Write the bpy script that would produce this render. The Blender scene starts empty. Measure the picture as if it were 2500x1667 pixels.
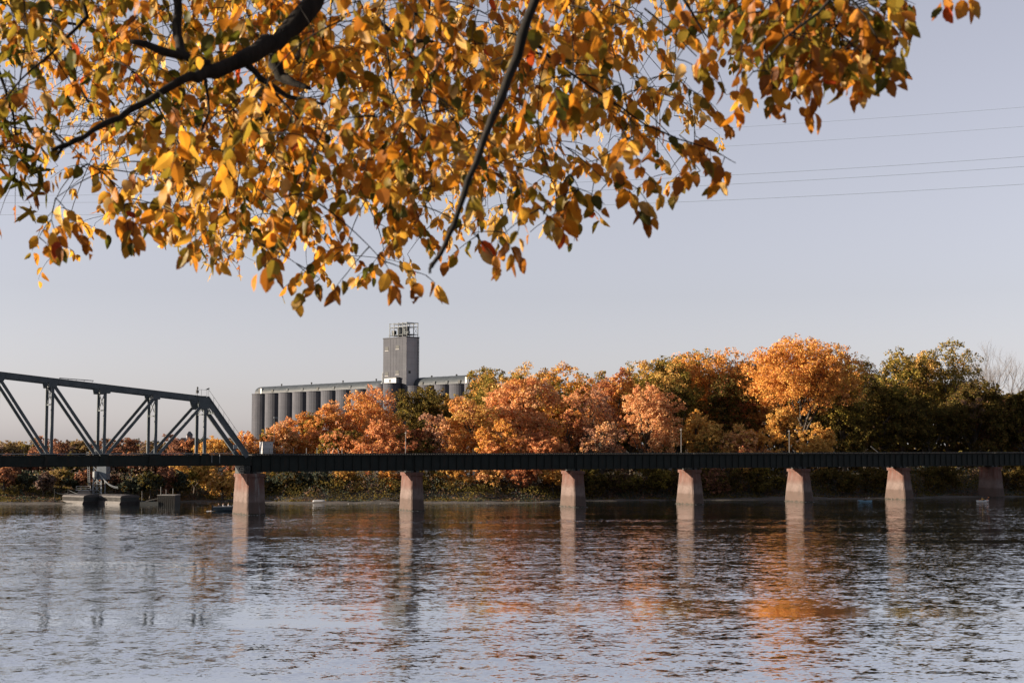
import bpy, math, random
import numpy as np
from mathutils import Vector, Matrix

random.seed(7)
rng = np.random.default_rng(11)
sc = bpy.context.scene
R = math.radians

# ------------------------------------------------------------------ camera
F = 3472.0                 # focal length in pixels of the 2500 px wide picture (50 mm lens)
CX, CY, HORIZON = 1250.0, 833.5, 1090.0
CAMZ = 12.8
PITCH = math.atan((HORIZON - CY) / F)
cam = bpy.data.cameras.new('camera')
cam.sensor_width = 36.0
cam.lens = F / 2500.0 * 36.0
cam.clip_start = 0.1
cam.clip_end = 20000
cam.dof.use_dof = True
cam.dof.focus_distance = 120.0
cam.dof.aperture_fstop = 7.5
camo = bpy.data.objects.new('camera', cam)
sc.collection.objects.link(camo)
camo.location = (0, 0, CAMZ)
camo.rotation_euler = (R(90) + PITCH, 0, 0)
sc.camera = camo

# ------------------------------------------------------------------ sky and sun
SUN_AZ, SUN_EL = R(185), R(11.5)        # azimuth measured from +X towards +Y
SUN = Vector((math.cos(SUN_AZ) * math.cos(SUN_EL), math.sin(SUN_AZ) * math.cos(SUN_EL), math.sin(SUN_EL)))
world = bpy.data.worlds.new('World')
sc.world = world
world.use_nodes = True
wt = world.node_tree
sky = wt.nodes.new('ShaderNodeTexSky')
sky.sky_type = 'NISHITA'
sky.sun_disc = False
sky.sun_elevation = SUN_EL
sky.sun_rotation = math.atan2(SUN.x, SUN.y)
sky.altitude = 250
sky.air_density = 1.0
sky.dust_density = 1.0
sky.ozone_density = 1.6
hs = wt.nodes.new('ShaderNodeHueSaturation')
hs.inputs['Saturation'].default_value = 0.33
tint = wt.nodes.new('ShaderNodeMix')
tint.data_type = 'RGBA'
tint.blend_type = 'MULTIPLY'
tint.inputs[0].default_value = 1.0
tint.inputs[7].default_value = (1.035, 0.99, 1.09, 1)
gm = wt.nodes.new('ShaderNodeGamma')      # flattens the colour gradient of the sky
gm.inputs[1].default_value = 0.84
wt.links.new(sky.outputs[0], gm.inputs[0])
wt.links.new(gm.outputs[0], hs.inputs['Color'])
wt.links.new(hs.outputs[0], tint.inputs[6])
wt.links.new(tint.outputs[2], wt.nodes['Background'].inputs[0])
wt.nodes['Background'].inputs[1].default_value = 0.066

sl = bpy.data.lights.new('sun', 'SUN')
sl.energy = 5.0
sl.angle = R(0.53)
sl.color = (1.0, 0.83, 0.64)
so = bpy.data.objects.new('sun', sl)
sc.collection.objects.link(so)
so.rotation_euler = SUN.to_track_quat('Z', 'Y').to_euler()
so.location = (-60, 20, 60)

sc.view_settings.view_transform = 'Standard'
sc.view_settings.look = 'None'
sc.view_settings.exposure = 1.7
sc.view_settings.gamma = 1.0
sc.view_settings.use_curve_mapping = False
sc.cycles.max_bounces = 8
sc.cycles.transparent_max_bounces = 8
sc.cycles.caustics_reflective = False
sc.cycles.caustics_refractive = False

# ------------------------------------------------------------------ helpers
COL = sc.collection
_cp, _sp = math.cos(PITCH), math.sin(PITCH)

def P(px, py, Y):
    """World point seen at picture position (px, py), at depth Y in front of the camera."""
    x, y = (px - CX) / F, (CY - py) / F
    d = Vector((x, _cp - y * _sp, _sp + y * _cp))
    k = Y / d.y
    return Vector((d.x * k, Y, CAMZ + d.z * k))

def on_water(px, py):
    d = P(px, py, 1.0)
    k = CAMZ / (CAMZ - d.z)
    return Vector((d.x * k, k, 0))

def to_px(p):
    d = Vector(p) - Vector((0, 0, CAMZ))
    fw = d.y * _cp + d.z * _sp
    up = -d.y * _sp + d.z * _cp
    return CX + F * d.x / fw, CY - F * up / fw

class MB:
    """Collects vertices and faces of one mesh."""
    def __init__(s):
        s.v, s.f = [], []
    def add(s, vs, fs):
        n = len(s.v)
        s.v.extend([tuple(v) for v in vs])
        s.f.extend([tuple(i + n for i in f) for f in fs])
        return s
    def hexa(s, c):
        return s.add(c, [(0, 3, 2, 1), (4, 5, 6, 7), (0, 1, 5, 4), (1, 2, 6, 5), (2, 3, 7, 6), (3, 0, 4, 7)])
    def box(s, x0, x1, y0, y1, z0, z1):
        return s.hexa([(x0, y0, z0), (x1, y0, z0), (x1, y1, z0), (x0, y1, z0), (x0, y0, z1), (x1, y0, z1), (x1, y1, z1), (x0, y1, z1)])
    def beam(s, a, b, w, h, up=(0, 0, 1)):
        a, b = Vector(a), Vector(b)
        d = (b - a).normalized()
        u = Vector(up)
        if abs(d.dot(u)) > 0.98:
            u = Vector((1, 0, 0))
        sd = d.cross(u).normalized() * (w / 2)
        u = sd.cross(d).normalized() * (h / 2)
        return s.hexa([a - sd - u, a + sd - u, b + sd - u, b - sd - u, a - sd + u, a + sd + u, b + sd + u, b - sd + u])
    def tube(s, pts, rad, n=6, cap=True):
        pts = [Vector(p) for p in pts]
        if not isinstance(rad, (list, tuple)):
            rad = [rad] * len(pts)
        base = len(s.v)
        prev = None
        for i, p in enumerate(pts):
            d = (pts[min(i + 1, len(pts) - 1)] - pts[max(i - 1, 0)])
            d = d.normalized() if d.length > 1e-9 else Vector((0, 0, 1))
            if prev is None:
                u = Vector((0, 0, 1)) if abs(d.z) < .9 else Vector((1, 0, 0))
                u = (u - d * u.dot(d)).normalized()
            else:
                u = (prev - d * prev.dot(d))
                u = u.normalized() if u.length > 1e-6 else prev
            prev = u
            w = d.cross(u)
            for k in range(n):
                a = 2 * math.pi * k / n
                q = p + (u * math.cos(a) + w * math.sin(a)) * rad[i]
                s.v.append((q.x, q.y, q.z))
        for i in range(len(pts) - 1):
            for k in range(n):
                a, b = base + i * n + k, base + i * n + (k + 1) % n
                s.f.append((a, b, b + n, a + n))
        if cap:
            s.f.append(tuple(base + k for k in reversed(range(n))))
            e = base + (len(pts) - 1) * n
            s.f.append(tuple(e + k for k in range(n)))
        return s
    def lathe(s, prof, c=(0, 0, 0), n=16):
        base = len(s.v)
        for r, z in prof:
            for k in range(n):
                a = 2 * math.pi * k / n
                s.v.append((c[0] + r * math.cos(a), c[1] + r * math.sin(a), c[2] + z))
        for i in range(len(prof) - 1):
            for k in range(n):
                a, b = base + i * n + k, base + i * n + (k + 1) % n
                s.f.append((a, b, b + n, a + n))
        s.f.append(tuple(base + k for k in reversed(range(n))))
        e = base + (len(prof) - 1) * n
        s.f.append(tuple(e + k for k in range(n)))
        return s
    def mesh(s, name, mat, smooth=False):
        m = bpy.data.meshes.new(name)
        m.from_pydata(s.v, [], s.f)
        m.materials.append(mat)
        if smooth:
            m.polygons.foreach_set('use_smooth', [True] * len(m.polygons))
        m.update()
        return m
    def build(s, name, mat, parent=None, smooth=False):
        return put(name, s.mesh(name, mat, smooth), parent)

def put(name, data, parent=None):
    o = bpy.data.objects.new(name, data)
    COL.objects.link(o)
    if parent is not None:
        o.parent = parent
    return o

LABELS = {}
def tag(o, label, cat, group=None, kind=None):
    o['label'] = label
    o['category'] = cat
    if group:
        o['group'] = group
    if kind:
        o['kind'] = kind
    LABELS.setdefault(label, []).append(o.name)
    return o

def thing(name, label, cat, loc=(0, 0, 0), rz=0, group=None):
    o = bpy.data.objects.new(name, None)
    o.empty_display_size = 0.5
    COL.objects.link(o)
    o.location = loc
    o.rotation_euler = (0, 0, rz)
    return tag(o, label, cat, group)

def setting(o, label, cat):
    tag(o, label, cat, kind='structure')
    return o

def np_mesh(name, verts, quads, mat, attrs=None, face_loops=4):
    """Fast mesh from numpy arrays; attrs are per-face float attributes."""
    m = bpy.data.meshes.new(name)
    nv, nf = len(verts), len(quads)
    m.vertices.add(nv)
    m.vertices.foreach_set('co', np.ascontiguousarray(verts, dtype=np.float32).ravel())
    m.loops.add(nf * face_loops)
    m.loops.foreach_set('vertex_index', np.ascontiguousarray(quads, dtype=np.int32).ravel())
    m.polygons.add(nf)
    m.polygons.foreach_set('loop_start', np.arange(0, nf * face_loops, face_loops, dtype=np.int32))
    if attrs:
        for k, a in attrs.items():
            if a.ndim == 2:
                t = m.attributes.new(k, 'FLOAT_COLOR', 'FACE')
                t.data.foreach_set('color', np.ascontiguousarray(a, dtype=np.float32).ravel())
            else:
                t = m.attributes.new(k, 'FLOAT', 'FACE')
                t.data.foreach_set('value', np.ascontiguousarray(a, dtype=np.float32))
    m.materials.append(mat)
    m.update()
    m.validate()
    return m

# ------------------------------------------------------------------ materials
class NT:
    def __init__(s, name):
        s.m = bpy.data.materials.new(name)
        s.m.use_nodes = True
        s.t = s.m.node_tree
        s.b = s.t.nodes['Principled BSDF']
        s.out = s.t.nodes['Material Output']
    def n(s, kind, **kw):
        o = s.t.nodes.new('ShaderNode' + kind)
        for k, v in kw.items():
            setattr(o, k, v)
        return o
    def l(s, a, b):
        s.t.links.new(a, b)
    def coord(s, scale=(1, 1, 1), rot=(0, 0, 0), what='Object'):
        c = s.n('TexCoord')
        mp = s.n('Mapping')
        mp.inputs['Scale'].default_value = scale
        mp.inputs['Rotation'].default_value = rot
        s.l(c.outputs[what], mp.inputs[0])
        return mp.outputs[0]
    def noise(s, vec, scale=1, detail=4, rough=.55, out='Fac'):
        o = s.n('TexNoise')
        o.inputs['Scale'].default_value = scale
        o.inputs['Detail'].default_value = detail
        o.inputs['Roughness'].default_value = rough
        if vec is not None:
            s.l(vec, o.inputs['Vector'])
        return o.outputs[out]
    def ramp(s, fac, stops):
        o = s.n('ValToRGB')
        e = o.color_ramp.elements
        while len(e) < len(stops):
            e.new(.5)
        for i, (p, c) in enumerate(stops):
            e[i].position = p
            e[i].color = (c, c, c, 1) if isinstance(c, (int, float)) else (*c, 1)
        s.l(fac, o.inputs[0])
        return o.outputs[0]
    def mix(s, fac, a, b, blend='MIX'):
        o = s.n('Mix', data_type='RGBA', blend_type=blend)
        for sock, v in ((o.inputs[0], fac), (o.inputs[6], a), (o.inputs[7], b)):
            if isinstance(v, (int, float)):
                sock.default_value = v
            elif isinstance(v, (tuple, list)):
                sock.default_value = (*v, 1)
            else:
                s.l(v, sock)
        return o.outputs[2]
    def math(s, op, a, b=None):
        o = s.n('Math', operation=op)
        for i, v in enumerate((a, b)):
            if v is None:
                continue
            if isinstance(v, (int, float)):
                o.inputs[i].default_value = v
            else:
                s.l(v, o.inputs[i])
        return o.outputs[0]
    def bump(s, h, strength=.3, dist=.02):
        o = s.n('Bump')
        o.inputs['Strength'].default_value = strength
        o.inputs['Distance'].default_value = dist
        s.l(h, o.inputs['Height'])
        s.l(o.outputs[0], s.b.inputs['Normal'])

def plain(name, col, rough=.6, metal=0.0, var=.25, scale=1.5, spec=.4):
    t = NT(name)
    f = t.noise(t.coord(), scale, 5)
    c = t.mix(t.ramp(f, [(.3, 0), (.7, 1)]), tuple(x * (1 - var) for x in col), tuple(min(1, x * (1 + var)) for x in col))
    t.l(c, t.b.inputs['Base Color'])
    t.b.inputs['Roughness'].default_value = rough
    t.b.inputs['Metallic'].default_value = metal
    t.b.inputs['Specular IOR Level'].default_value = spec
    return t.m

def steel_mat(name, a, b, rust=(.10, .05, .03), amount=.25):
    t = NT(name)
    v = t.coord()
    base = t.mix(t.ramp(t.noise(v, .6, 6), [(.35, 0), (.65, 1)]), a, b)
    r = t.ramp(t.noise(t.coord((1.3, 1.3, .25)), 1.1, 8, .7), [(.52, 0), (.75, amount)])
    t.l(t.mix(r, base, rust), t.b.inputs['Base Color'])
    t.b.inputs['Roughness'].default_value = .62
    t.b.inputs['Specular IOR Level'].default_value = .12
    t.bump(t.noise(v, 9, 3), .25, .01)
    return t.m

M = {}
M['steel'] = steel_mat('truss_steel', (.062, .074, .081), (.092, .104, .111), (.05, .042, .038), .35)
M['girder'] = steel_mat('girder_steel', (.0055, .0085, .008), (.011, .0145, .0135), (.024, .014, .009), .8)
M['lightsteel'] = plain('galvanised_steel', (.17, .185, .195), .55, .1)
M['frame'] = plain('painted_frame_steel', (.03, .04, .044), .6)
M['white'] = plain('white_paint', (.33, .33, .33), .5, var=.06)
M['dark'] = plain('dark_iron', (.014, .017, .017), .7)
M['timber'] = plain('weathered_timber', (.022, .02, .017), .9)
M['grey_timber'] = plain('grey_weathered_timber', (.15, .145, .14), .85)
M['bark'] = None

def concrete_pier():
    t = NT('pier_concrete')
    v = t.coord()
    geo = t.n('TexCoord')
    sep = t.n('SeparateXYZ')
    t.l(geo.outputs['Object'], sep.inputs[0])
    z = sep.outputs[2]
    n1 = t.noise(v, .55, 6)
    n2 = t.noise(t.coord((1.1, 1.1, .10)), 1.4, 6, .65)       # vertical streaks
    base = t.mix(t.ramp(n1, [(.3, 0), (.7, 1)]), (.082, .058, .051), (.138, .106, .096))
    # lift joints: pale tide band in the middle, browner concrete near the water
    zz = t.math('ADD', z, t.math('MULTIPLY', t.noise(t.coord((.5, .5, .5)), .8, 3), .9))
    low = t.ramp(t.math('MULTIPLY', zz, .1), [(.26, 1), (.30, 0)])
    base = t.mix(t.math('MULTIPLY', low, .8), base, (.066, .046, .038))
    # rust washed down from the girders
    top = t.ramp(t.math('MULTIPLY', zz, .1), [(.44, 0), (.56, .7), (.76, 1)])
    streak = t.ramp(n2, [(.32, .25), (.62, 1)])
    rust = t.math('MULTIPLY', top, streak)
    base = t.mix(t.math('MULTIPLY', rust, .9), base, (.085, .026, .015))
    blot = t.ramp(t.noise(t.coord((1, 1, .5)), .9, 9, .75), [(.50, 0), (.72, .75)])
    base = t.mix(blot, base, (.045, .038, .034))
    # white lime runs
    lime = t.ramp(t.noise(t.coord((.8, .8, .07)), 1.0, 7, .7), [(.60, 0), (.70, .75)])
    base = t.mix(lime, base, (.17, .17, .168))
    # dark wet foot with a ragged upper edge
    ft = t.ramp(t.math('ADD', t.math('MULTIPLY', z, .5), t.math('MULTIPLY', t.noise(v, 1.6, 6, .7), .9)), [(.50, 1), (.60, 0)])
    base = t.mix(ft, base, (.03, .028, .022))
    t.l(base, t.b.inputs['Base Color'])
    t.b.inputs['Roughness'].default_value = .9
    t.b.inputs['Specular IOR Level'].default_value = .2
    form = t.n('TexWave', wave_type='BANDS', bands_direction='Z')
    form.inputs['Scale'].default_value = 1.6
    form.inputs['Distortion'].default_value = .6
    t.l(v, form.inputs['Vector'])
    t.bump(t.math('ADD', t.math('MULTIPLY', form.outputs[1], .35), t.noise(v, 3.5, 8, .65)), .55, .08)
    return t.m
M['pier'] = concrete_pier()

def silo_mat(name, a, b):
    t = NT(name)
    v = t.coord()
    n2 = t.noise(t.coord((.45, .45, .02)), 1.0, 6, .6)
    base = t.mix(t.ramp(n2, [(.32, 0), (.68, 1)]), a, b)
    seam = t.n('TexWave', wave_type='BANDS', bands_direction='Z', wave_profile='SAW')
    seam.inputs['Scale'].default_value = .16
    seam.inputs['Distortion'].default_value = .4
    t.l(v, seam.inputs['Vector'])
    s = t.ramp(seam.outputs[1], [(.94, 0), (.985, .3)])
    base = t.mix(s, base, (.12, .115, .115))
    base = t.mix(t.math('MULTIPLY', t.ramp(t.noise(v, .25, 6), [(.35, 0), (.7, 1)]), .4), base, tuple(x * .7 for x in a))
    t.l(base, t.b.inputs['Base Color'])
    t.b.inputs['Roughness'].default_value = .92
    t.b.inputs['Specular IOR Level'].default_value = .15
    t.bump(t.noise(v, 1.5, 6), .25, .05)
    return t.m
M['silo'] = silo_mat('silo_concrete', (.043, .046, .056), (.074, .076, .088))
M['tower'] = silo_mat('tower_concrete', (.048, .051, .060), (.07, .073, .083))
M['lit_end_and_sill'] = silo_mat('tower_lit_end_and_sill', (.26, .255, .26), (.33, .32, .32))  # tower end brightened in colour in place of light; also the sills' tone
def roof_mat():
    t = NT('corrugated_roof')
    v = t.coord()
    w = t.n('TexWave', wave_type='BANDS', bands_direction='X')
    w.inputs['Scale'].default_value = .9
    t.l(v, w.inputs['Vector'])
    c = t.mix(t.ramp(t.noise(v, .35, 5), [(.3, 0), (.7, 1)]), (.030, .037, .043), (.044, .051, .058))
    t.l(c, t.b.inputs['Base Color'])
    t.b.inputs['Roughness'].default_value = .5
    t.b.inputs['Specular IOR Level'].default_value = .15
    t.bump(w.outputs[1], .5, .06)
    return t.m
M['roof'] = roof_mat()

def bark_mat(name, a, b):
    t = NT(name)
    n = t.noise(t.coord((9, 9, 1.4)), 3, 7, .65)
    t.l(t.mix(t.ramp(n, [(.35, 0), (.65, 1)]), a, b), t.b.inputs['Base Color'])
    t.b.inputs['Roughness'].default_value = .9
    t.b.inputs['Specular IOR Level'].default_value = .2
    t.bump(n, .6, .01)
    return t.m
M['bark'] = bark_mat('tree_bark', (.035, .028, .022), (.09, .075, .06))
M['bark_dark'] = bark_mat('elm_bark', (.007, .0065, .0055), (.022, .019, .016))
M['bark_grey'] = bark_mat('bare_bark', (.12, .105, .10), (.20, .18, .17))

def leaf_shader(t, col, trans=.45, gloss=.06):
    """Thin leaf: part of the light is scattered back, part passes through."""
    d = t.n('BsdfDiffuse')
    tr = t.n('BsdfTranslucent')
    t.l(col, d.inputs[0])
    t.l(col, tr.inputs[0])
    m1 = t.n('MixShader')
    m1.inputs[0].default_value = trans
    t.l(d.outputs[0], m1.inputs[1])
    t.l(tr.outputs[0], m1.inputs[2])
    if gloss:
        g = t.n('BsdfGlossy')
        g.inputs['Roughness'].default_value = .45
        g.inputs[0].default_value = (.8, .8, .8, 1)
        m2 = t.n('MixShader')
        m2.inputs[0].default_value = gloss
        t.l(m1.outputs[0], m2.inputs[1])
        t.l(g.outputs[0], m2.inputs[2])
        m1 = m2
    t.l(m1.outputs[0], t.out.inputs[0])
    t.t.nodes.remove(t.b)

def crown_mat():
    """Distant foliage: every leaf face carries its own colour."""
    t = NT('distant_foliage')
    a = t.n('Attribute', attribute_name='leafcol')
    leaf_shader(t, a.outputs['Color'], .38, 0)
    return t.m
M['crown'] = crown_mat()

def near_leaf_mat(name, per_object):
    t = NT(name)
    if per_object:
        col = t.n('ObjectInfo').outputs['Color']
    else:
        col = t.n('Attribute', attribute_name='leafcol').outputs['Color']
    v = t.coord((1, 1, 1), what='Object')
    n = t.noise(v, 45, 5, .6)
    c = t.mix(t.ramp(n, [(.35, 0), (.75, .55)]), col, t.mix(1.0, col, (.55, .42, .28), 'MULTIPLY'))
    sp = t.ramp(t.noise(v, 110, 3), [(.68, 0), (.74, .8)])
    c = t.mix(sp, c, (.07, .028, .010))
    leaf_shader(t, c, .58, .012)
    return t.m
M['leaf_one'] = near_leaf_mat('autumn_leaf', True)
M['leaf_many'] = near_leaf_mat('autumn_leaves', False)

# ================================================================== the setting: ground, river
SHORE = [(-2600, 1247), (-1200, 1240), (-300, 1233), (0, 1231), (130, 1230), (330, 1229), (420, 1226), (560, 1224), (700, 1229), (800, 1229.5), (1000, 1228), (1150, 1229),
         (1300, 1227), (1400, 1223), (1700, 1221), (1950, 1219), (2200, 1217), (2400, 1214), (2600, 1211), (3200, 1203), (5000, 1190)]
_sw = [on_water(a, b) for a, b in SHORE]
_sx, _sy = np.array([p.x for p in _sw]), np.array([p.y for p in _sw])

def shore_y(x):
    return np.interp(x, _sx, _sy)

def vnoise(x, y, s, seed=0):
    """Cheap smooth value noise."""
    x, y = np.asarray(x) / s + seed * 17.3, np.asarray(y) / s + seed * 9.1
    xi, yi = np.floor(x), np.floor(y)
    u, v = x - xi, y - yi
    u, v = u * u * (3 - 2 * u), v * v * (3 - 2 * v)
    h = lambda a, b: np.modf(np.abs(np.sin(a * 127.1 + b * 311.7) * 43758.5453))[0]
    return (h(xi, yi) * (1 - u) + h(xi + 1, yi) * u) * (1 - v) + (h(xi, yi + 1) * (1 - u) + h(xi + 1, yi + 1) * u) * v

def ground_z(x, y):
    x, y = np.asarray(x, dtype=float), np.asarray(y, dtype=float)
    d = y - shore_y(x)
    far = np.interp(d, [-40, -6, 0, 4, 9, 14, 30, 70, 160, 400, 3000], [-3.5, -1.0, -.04, .28, 1.0, 2.1, 3.0, 3.8, 5.2, 7.5, 9])
    far = far + np.where(d > -1, (vnoise(x, y, 3.5, 1) - .5) * np.clip(d * .09, 0, .8) + (vnoise(x, y, 1.6, 12) - .5) * np.clip(d * .06, 0, .3) + (vnoise(x, y, 14, 2) - .5) * np.clip(d * .08, 0, 1.4), 0)
    near = np.interp(y, [-5000, -60, 3.5, 6, 32, 60], [12.5, 11.6, 11.15, 10.7, -3.2, -3.5]) + (vnoise(x, y, 2.2, 3) - .5) * .16
    return np.where(y < 60, near, far)

def make_ground():
    xs = np.unique(np.concatenate([np.linspace(-8000, -400, 20), np.arange(-400, -140, 20), np.arange(-140, 180, 2.0), np.arange(180, 400, 20), np.linspace(400, 8000, 20)]))
    ys = np.unique(np.concatenate([[-6000, -1500, -500, -120, -60, -30], np.arange(-16, 34, 2.0), [45, 60, 150, 250, 280], np.arange(288, 400, 1.25), np.arange(400, 620, 10),
                                   [680, 800, 1000, 1500, 3000, 6000, 14000]]))
    X, Y = np.meshgrid(xs, ys)
    Z = ground_z(X, Y)
    v = np.stack([X, Y, Z], -1).reshape(-1, 3)
    nx, ny = len(xs), len(ys)
    i = np.arange(nx * ny).reshape(ny, nx)
    q = np.stack([i[:-1, :-1], i[:-1, 1:], i[1:, 1:], i[1:, :-1]], -1).reshape(-1, 4)
    t = NT('river_bank_earth')
    sep = t.n('SeparateXYZ')
    g = t.n('NewGeometry')
    t.l(g.outputs['Position'], sep.inputs[0])
    n = t.noise(t.coord((1, .6, 1)), .30, 9, .7)
    mud = t.mix(t.ramp(n, [(.35, 0), (.65, 1)]), (.020, .018, .015), (.075, .061, .049))
    lit = t.mix(t.ramp(t.noise(t.coord(), 1.3, 6), [(.4, 0), (.62, 1)]), (.012, .012, .007), (.045, .029, .014))
    h = t.ramp(t.math('ADD', t.math('MULTIPLY', sep.outputs[2], .2), t.math('MULTIPLY', n, .3)), [(.36, 0), (.50, 1)])
    t.l(t.mix(h, mud, lit), t.b.inputs['Base Color'])
    t.b.inputs['Roughness'].default_value = .92
    t.bump(t.noise(t.coord(), 2.2, 7, .65), .8, .25)
    m = np_mesh('ground', v, q, t.m)
    m.polygons.foreach_set('use_smooth', np.ones(len(m.polygons), dtype=bool))
    return setting(put('ground', m), 'muddy brown river bank rising to the wooded shore', 'ground')
make_ground()

TH = R(28.0)
_b0 = on_water(606, 1254.5)
BO = Vector((_b0.x, _b0.y, 0))
CB, SB = math.cos(TH), math.sin(TH)

def water_mat():
    t = NT('river_water')
    c = t.n('TexCoord')
    def layer(sx, sy, detail, seed, rot=0.0):
        mp = t.n('Mapping')
        mp.inputs['Scale'].default_value = (sx, sy, 1)
        mp.inputs['Location'].default_value = (seed * 3.7, seed * 11.3, seed)
        mp.inputs['Rotation'].default_value = (0, 0, rot)
        t.l(c.outputs['Object'], mp.inputs[0])
        o = t.n('TexNoise')
        o.inputs['Scale'].default_value = 1
        o.inputs['Detail'].default_value = detail
        o.inputs['Roughness'].default_value = .5
        t.l(mp.outputs[0], o.inputs['Vector'])
        s = t.n('VectorMath', operation='SUBTRACT')
        s.inputs[1].default_value = (.5, .5, .5)
        t.l(o.outputs['Color'], s.inputs[0])
        return s.outputs[0]
    def scale(v, k):
        s = t.n('VectorMath', operation='SCALE')
        t.l(v, s.inputs[0])
        if isinstance(k, (int, float)):
            s.inputs['Scale'].default_value = k
        else:
            t.l(k, s.inputs['Scale'])
        return s.outputs[0]
    def add(a, b):
        s = t.n('VectorMath', operation='ADD')
        t.l(a, s.inputs[0])
        t.l(b, s.inputs[1])
        return s.outputs[0]
    swell = layer(.40, .50, 2, 1, .06)
    chop = layer(1.0, 1.6, 2, 2, -.05)
    ripple = layer(3.0, 5.2, 3, 3, .06)
    # wind: large lazy patches, and long smooth slicks
    w1 = t.ramp(t.noise(t.coord((.006, .020, 1)), 1, 3), [(.38, .55), (.62, 1.25)])
    slick = t.ramp(t.noise(t.coord((.010, .075, 1), (0, 0, .04)), 1, 4, .6), [(.36, .25), (.50, 1)])
    # the river is sheltered and smoother under the far bank
    sep = t.n('SeparateXYZ')
    t.l(c.outputs['Object'], sep.inputs[0])
    shelter = t.n('MapRange')
    shelter.inputs['From Min'].default_value = -12
    shelter.inputs['From Max'].default_value = 14
    shelter.inputs['To Min'].default_value = 1.0
    shelter.inputs['To Max'].default_value = .42
    # distance behind the bridge line, where the current slackens
    across = t.math('ADD', t.math('MULTIPLY', t.math('SUBTRACT', sep.outputs[0], BO.x), -SB), t.math('MULTIPLY', t.math('SUBTRACT', sep.outputs[1], BO.y), CB))
    t.l(across, shelter.inputs['Value'])
    near = t.n('MapRange')
    near.inputs['From Min'].default_value = 75
    near.inputs['From Max'].default_value = 240
    near.inputs['To Min'].default_value = .95
    near.inputs['To Max'].default_value = 1.75
    t.l(sep.outputs[1], near.inputs['Value'])
    # the main channel at the left runs choppier than the slack water by the right bank
    chan = t.n('MapRange')
    chan.inputs['From Min'].default_value = -50
    chan.inputs['From Max'].default_value = 40
    chan.inputs['To Min'].default_value = 1.6
    chan.inputs['To Max'].default_value = 1.1
    t.l(sep.outputs[0], chan.inputs['Value'])
    amp = t.math('MULTIPLY', chan.outputs[0], t.math('MULTIPLY', t.math('MULTIPLY', t.math('MULTIPLY', w1, slick), shelter.outputs[0]), near.outputs[0]))
    tot = add(add(scale(swell, WAVE[2]), scale(chop, WAVE[0])), scale(ripple, WAVE[1]))
    tot = scale(tot, amp)
    flat = t.n('VectorMath', operation='MULTIPLY')
    flat.inputs[1].default_value = (.6, 1, 0)
    t.l(tot, flat.inputs[0])
    up = t.n('VectorMath', operation='ADD')
    up.inputs[1].default_value = (0, 0, 1)
    t.l(flat.outputs[0], up.inputs[0])
    nrm = t.n('VectorMath', operation='NORMALIZE')
    t.l(up.outputs[0], nrm.inputs[0])
    t.l(nrm.outputs[0], t.b.inputs['Normal'])
    t.b.inputs['Base Color'].default_value = (.012, .017, .016, 1)
    t.b.inputs['Roughness'].default_value = .045
    t.b.inputs['IOR'].default_value = 1.6
    g = t.n('BsdfGlossy')
    g.inputs['Roughness'].default_value = .045
    g.inputs[0].default_value = (.95, .97, 1, 1)
    t.l(nrm.outputs[0], g.inputs['Normal'])
    mx = t.n('MixShader')
    mx.inputs[0].default_value = .68
    t.l(t.b.outputs[0], mx.inputs[1])
    t.l(g.outputs[0], mx.inputs[2])
    t.l(mx.outputs[0], t.out.inputs[0])
    return t.m
WAVE = (.15, .21, .09)
wb = MB()
wb.add([(-7900, 20, 0), (7900, 20, 0), (7900, 900, 0), (-7900, 900, 0)], [(0, 1, 2, 3)])
setting(wb.build('river', water_mat()), 'wide rippled river reflecting the pale sky and orange trees', 'river')

# ================================================================== the bridge

def BW(s, t, z):
    return Vector((BO.x + s * CB - t * SB, BO.y + s * SB + t * CB, z))

def s_at(px, t, z):
    lo, hi = -120.0, 400.0
    for _ in range(60):
        m = (lo + hi) / 2
        if to_px(BW(m, t, z))[0] < px:
            lo = m
        else:
            hi = m
    return (lo + hi) / 2

def z_at(py, s, t):
    p = BW(s, t, 0)
    lo, hi = -5.0, 80.0
    for _ in range(50):
        m = (lo + hi) / 2
        if to_px((p.x, p.y, m))[1] > py:
            lo = m
        else:
            hi = m
    return (lo + hi) / 2

def bridge_thing(name, label, cat, s, group=None):
    p = BW(s, 0, 0)
    return thing(name, label, cat, (p.x, p.y, 0), TH, group)

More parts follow.
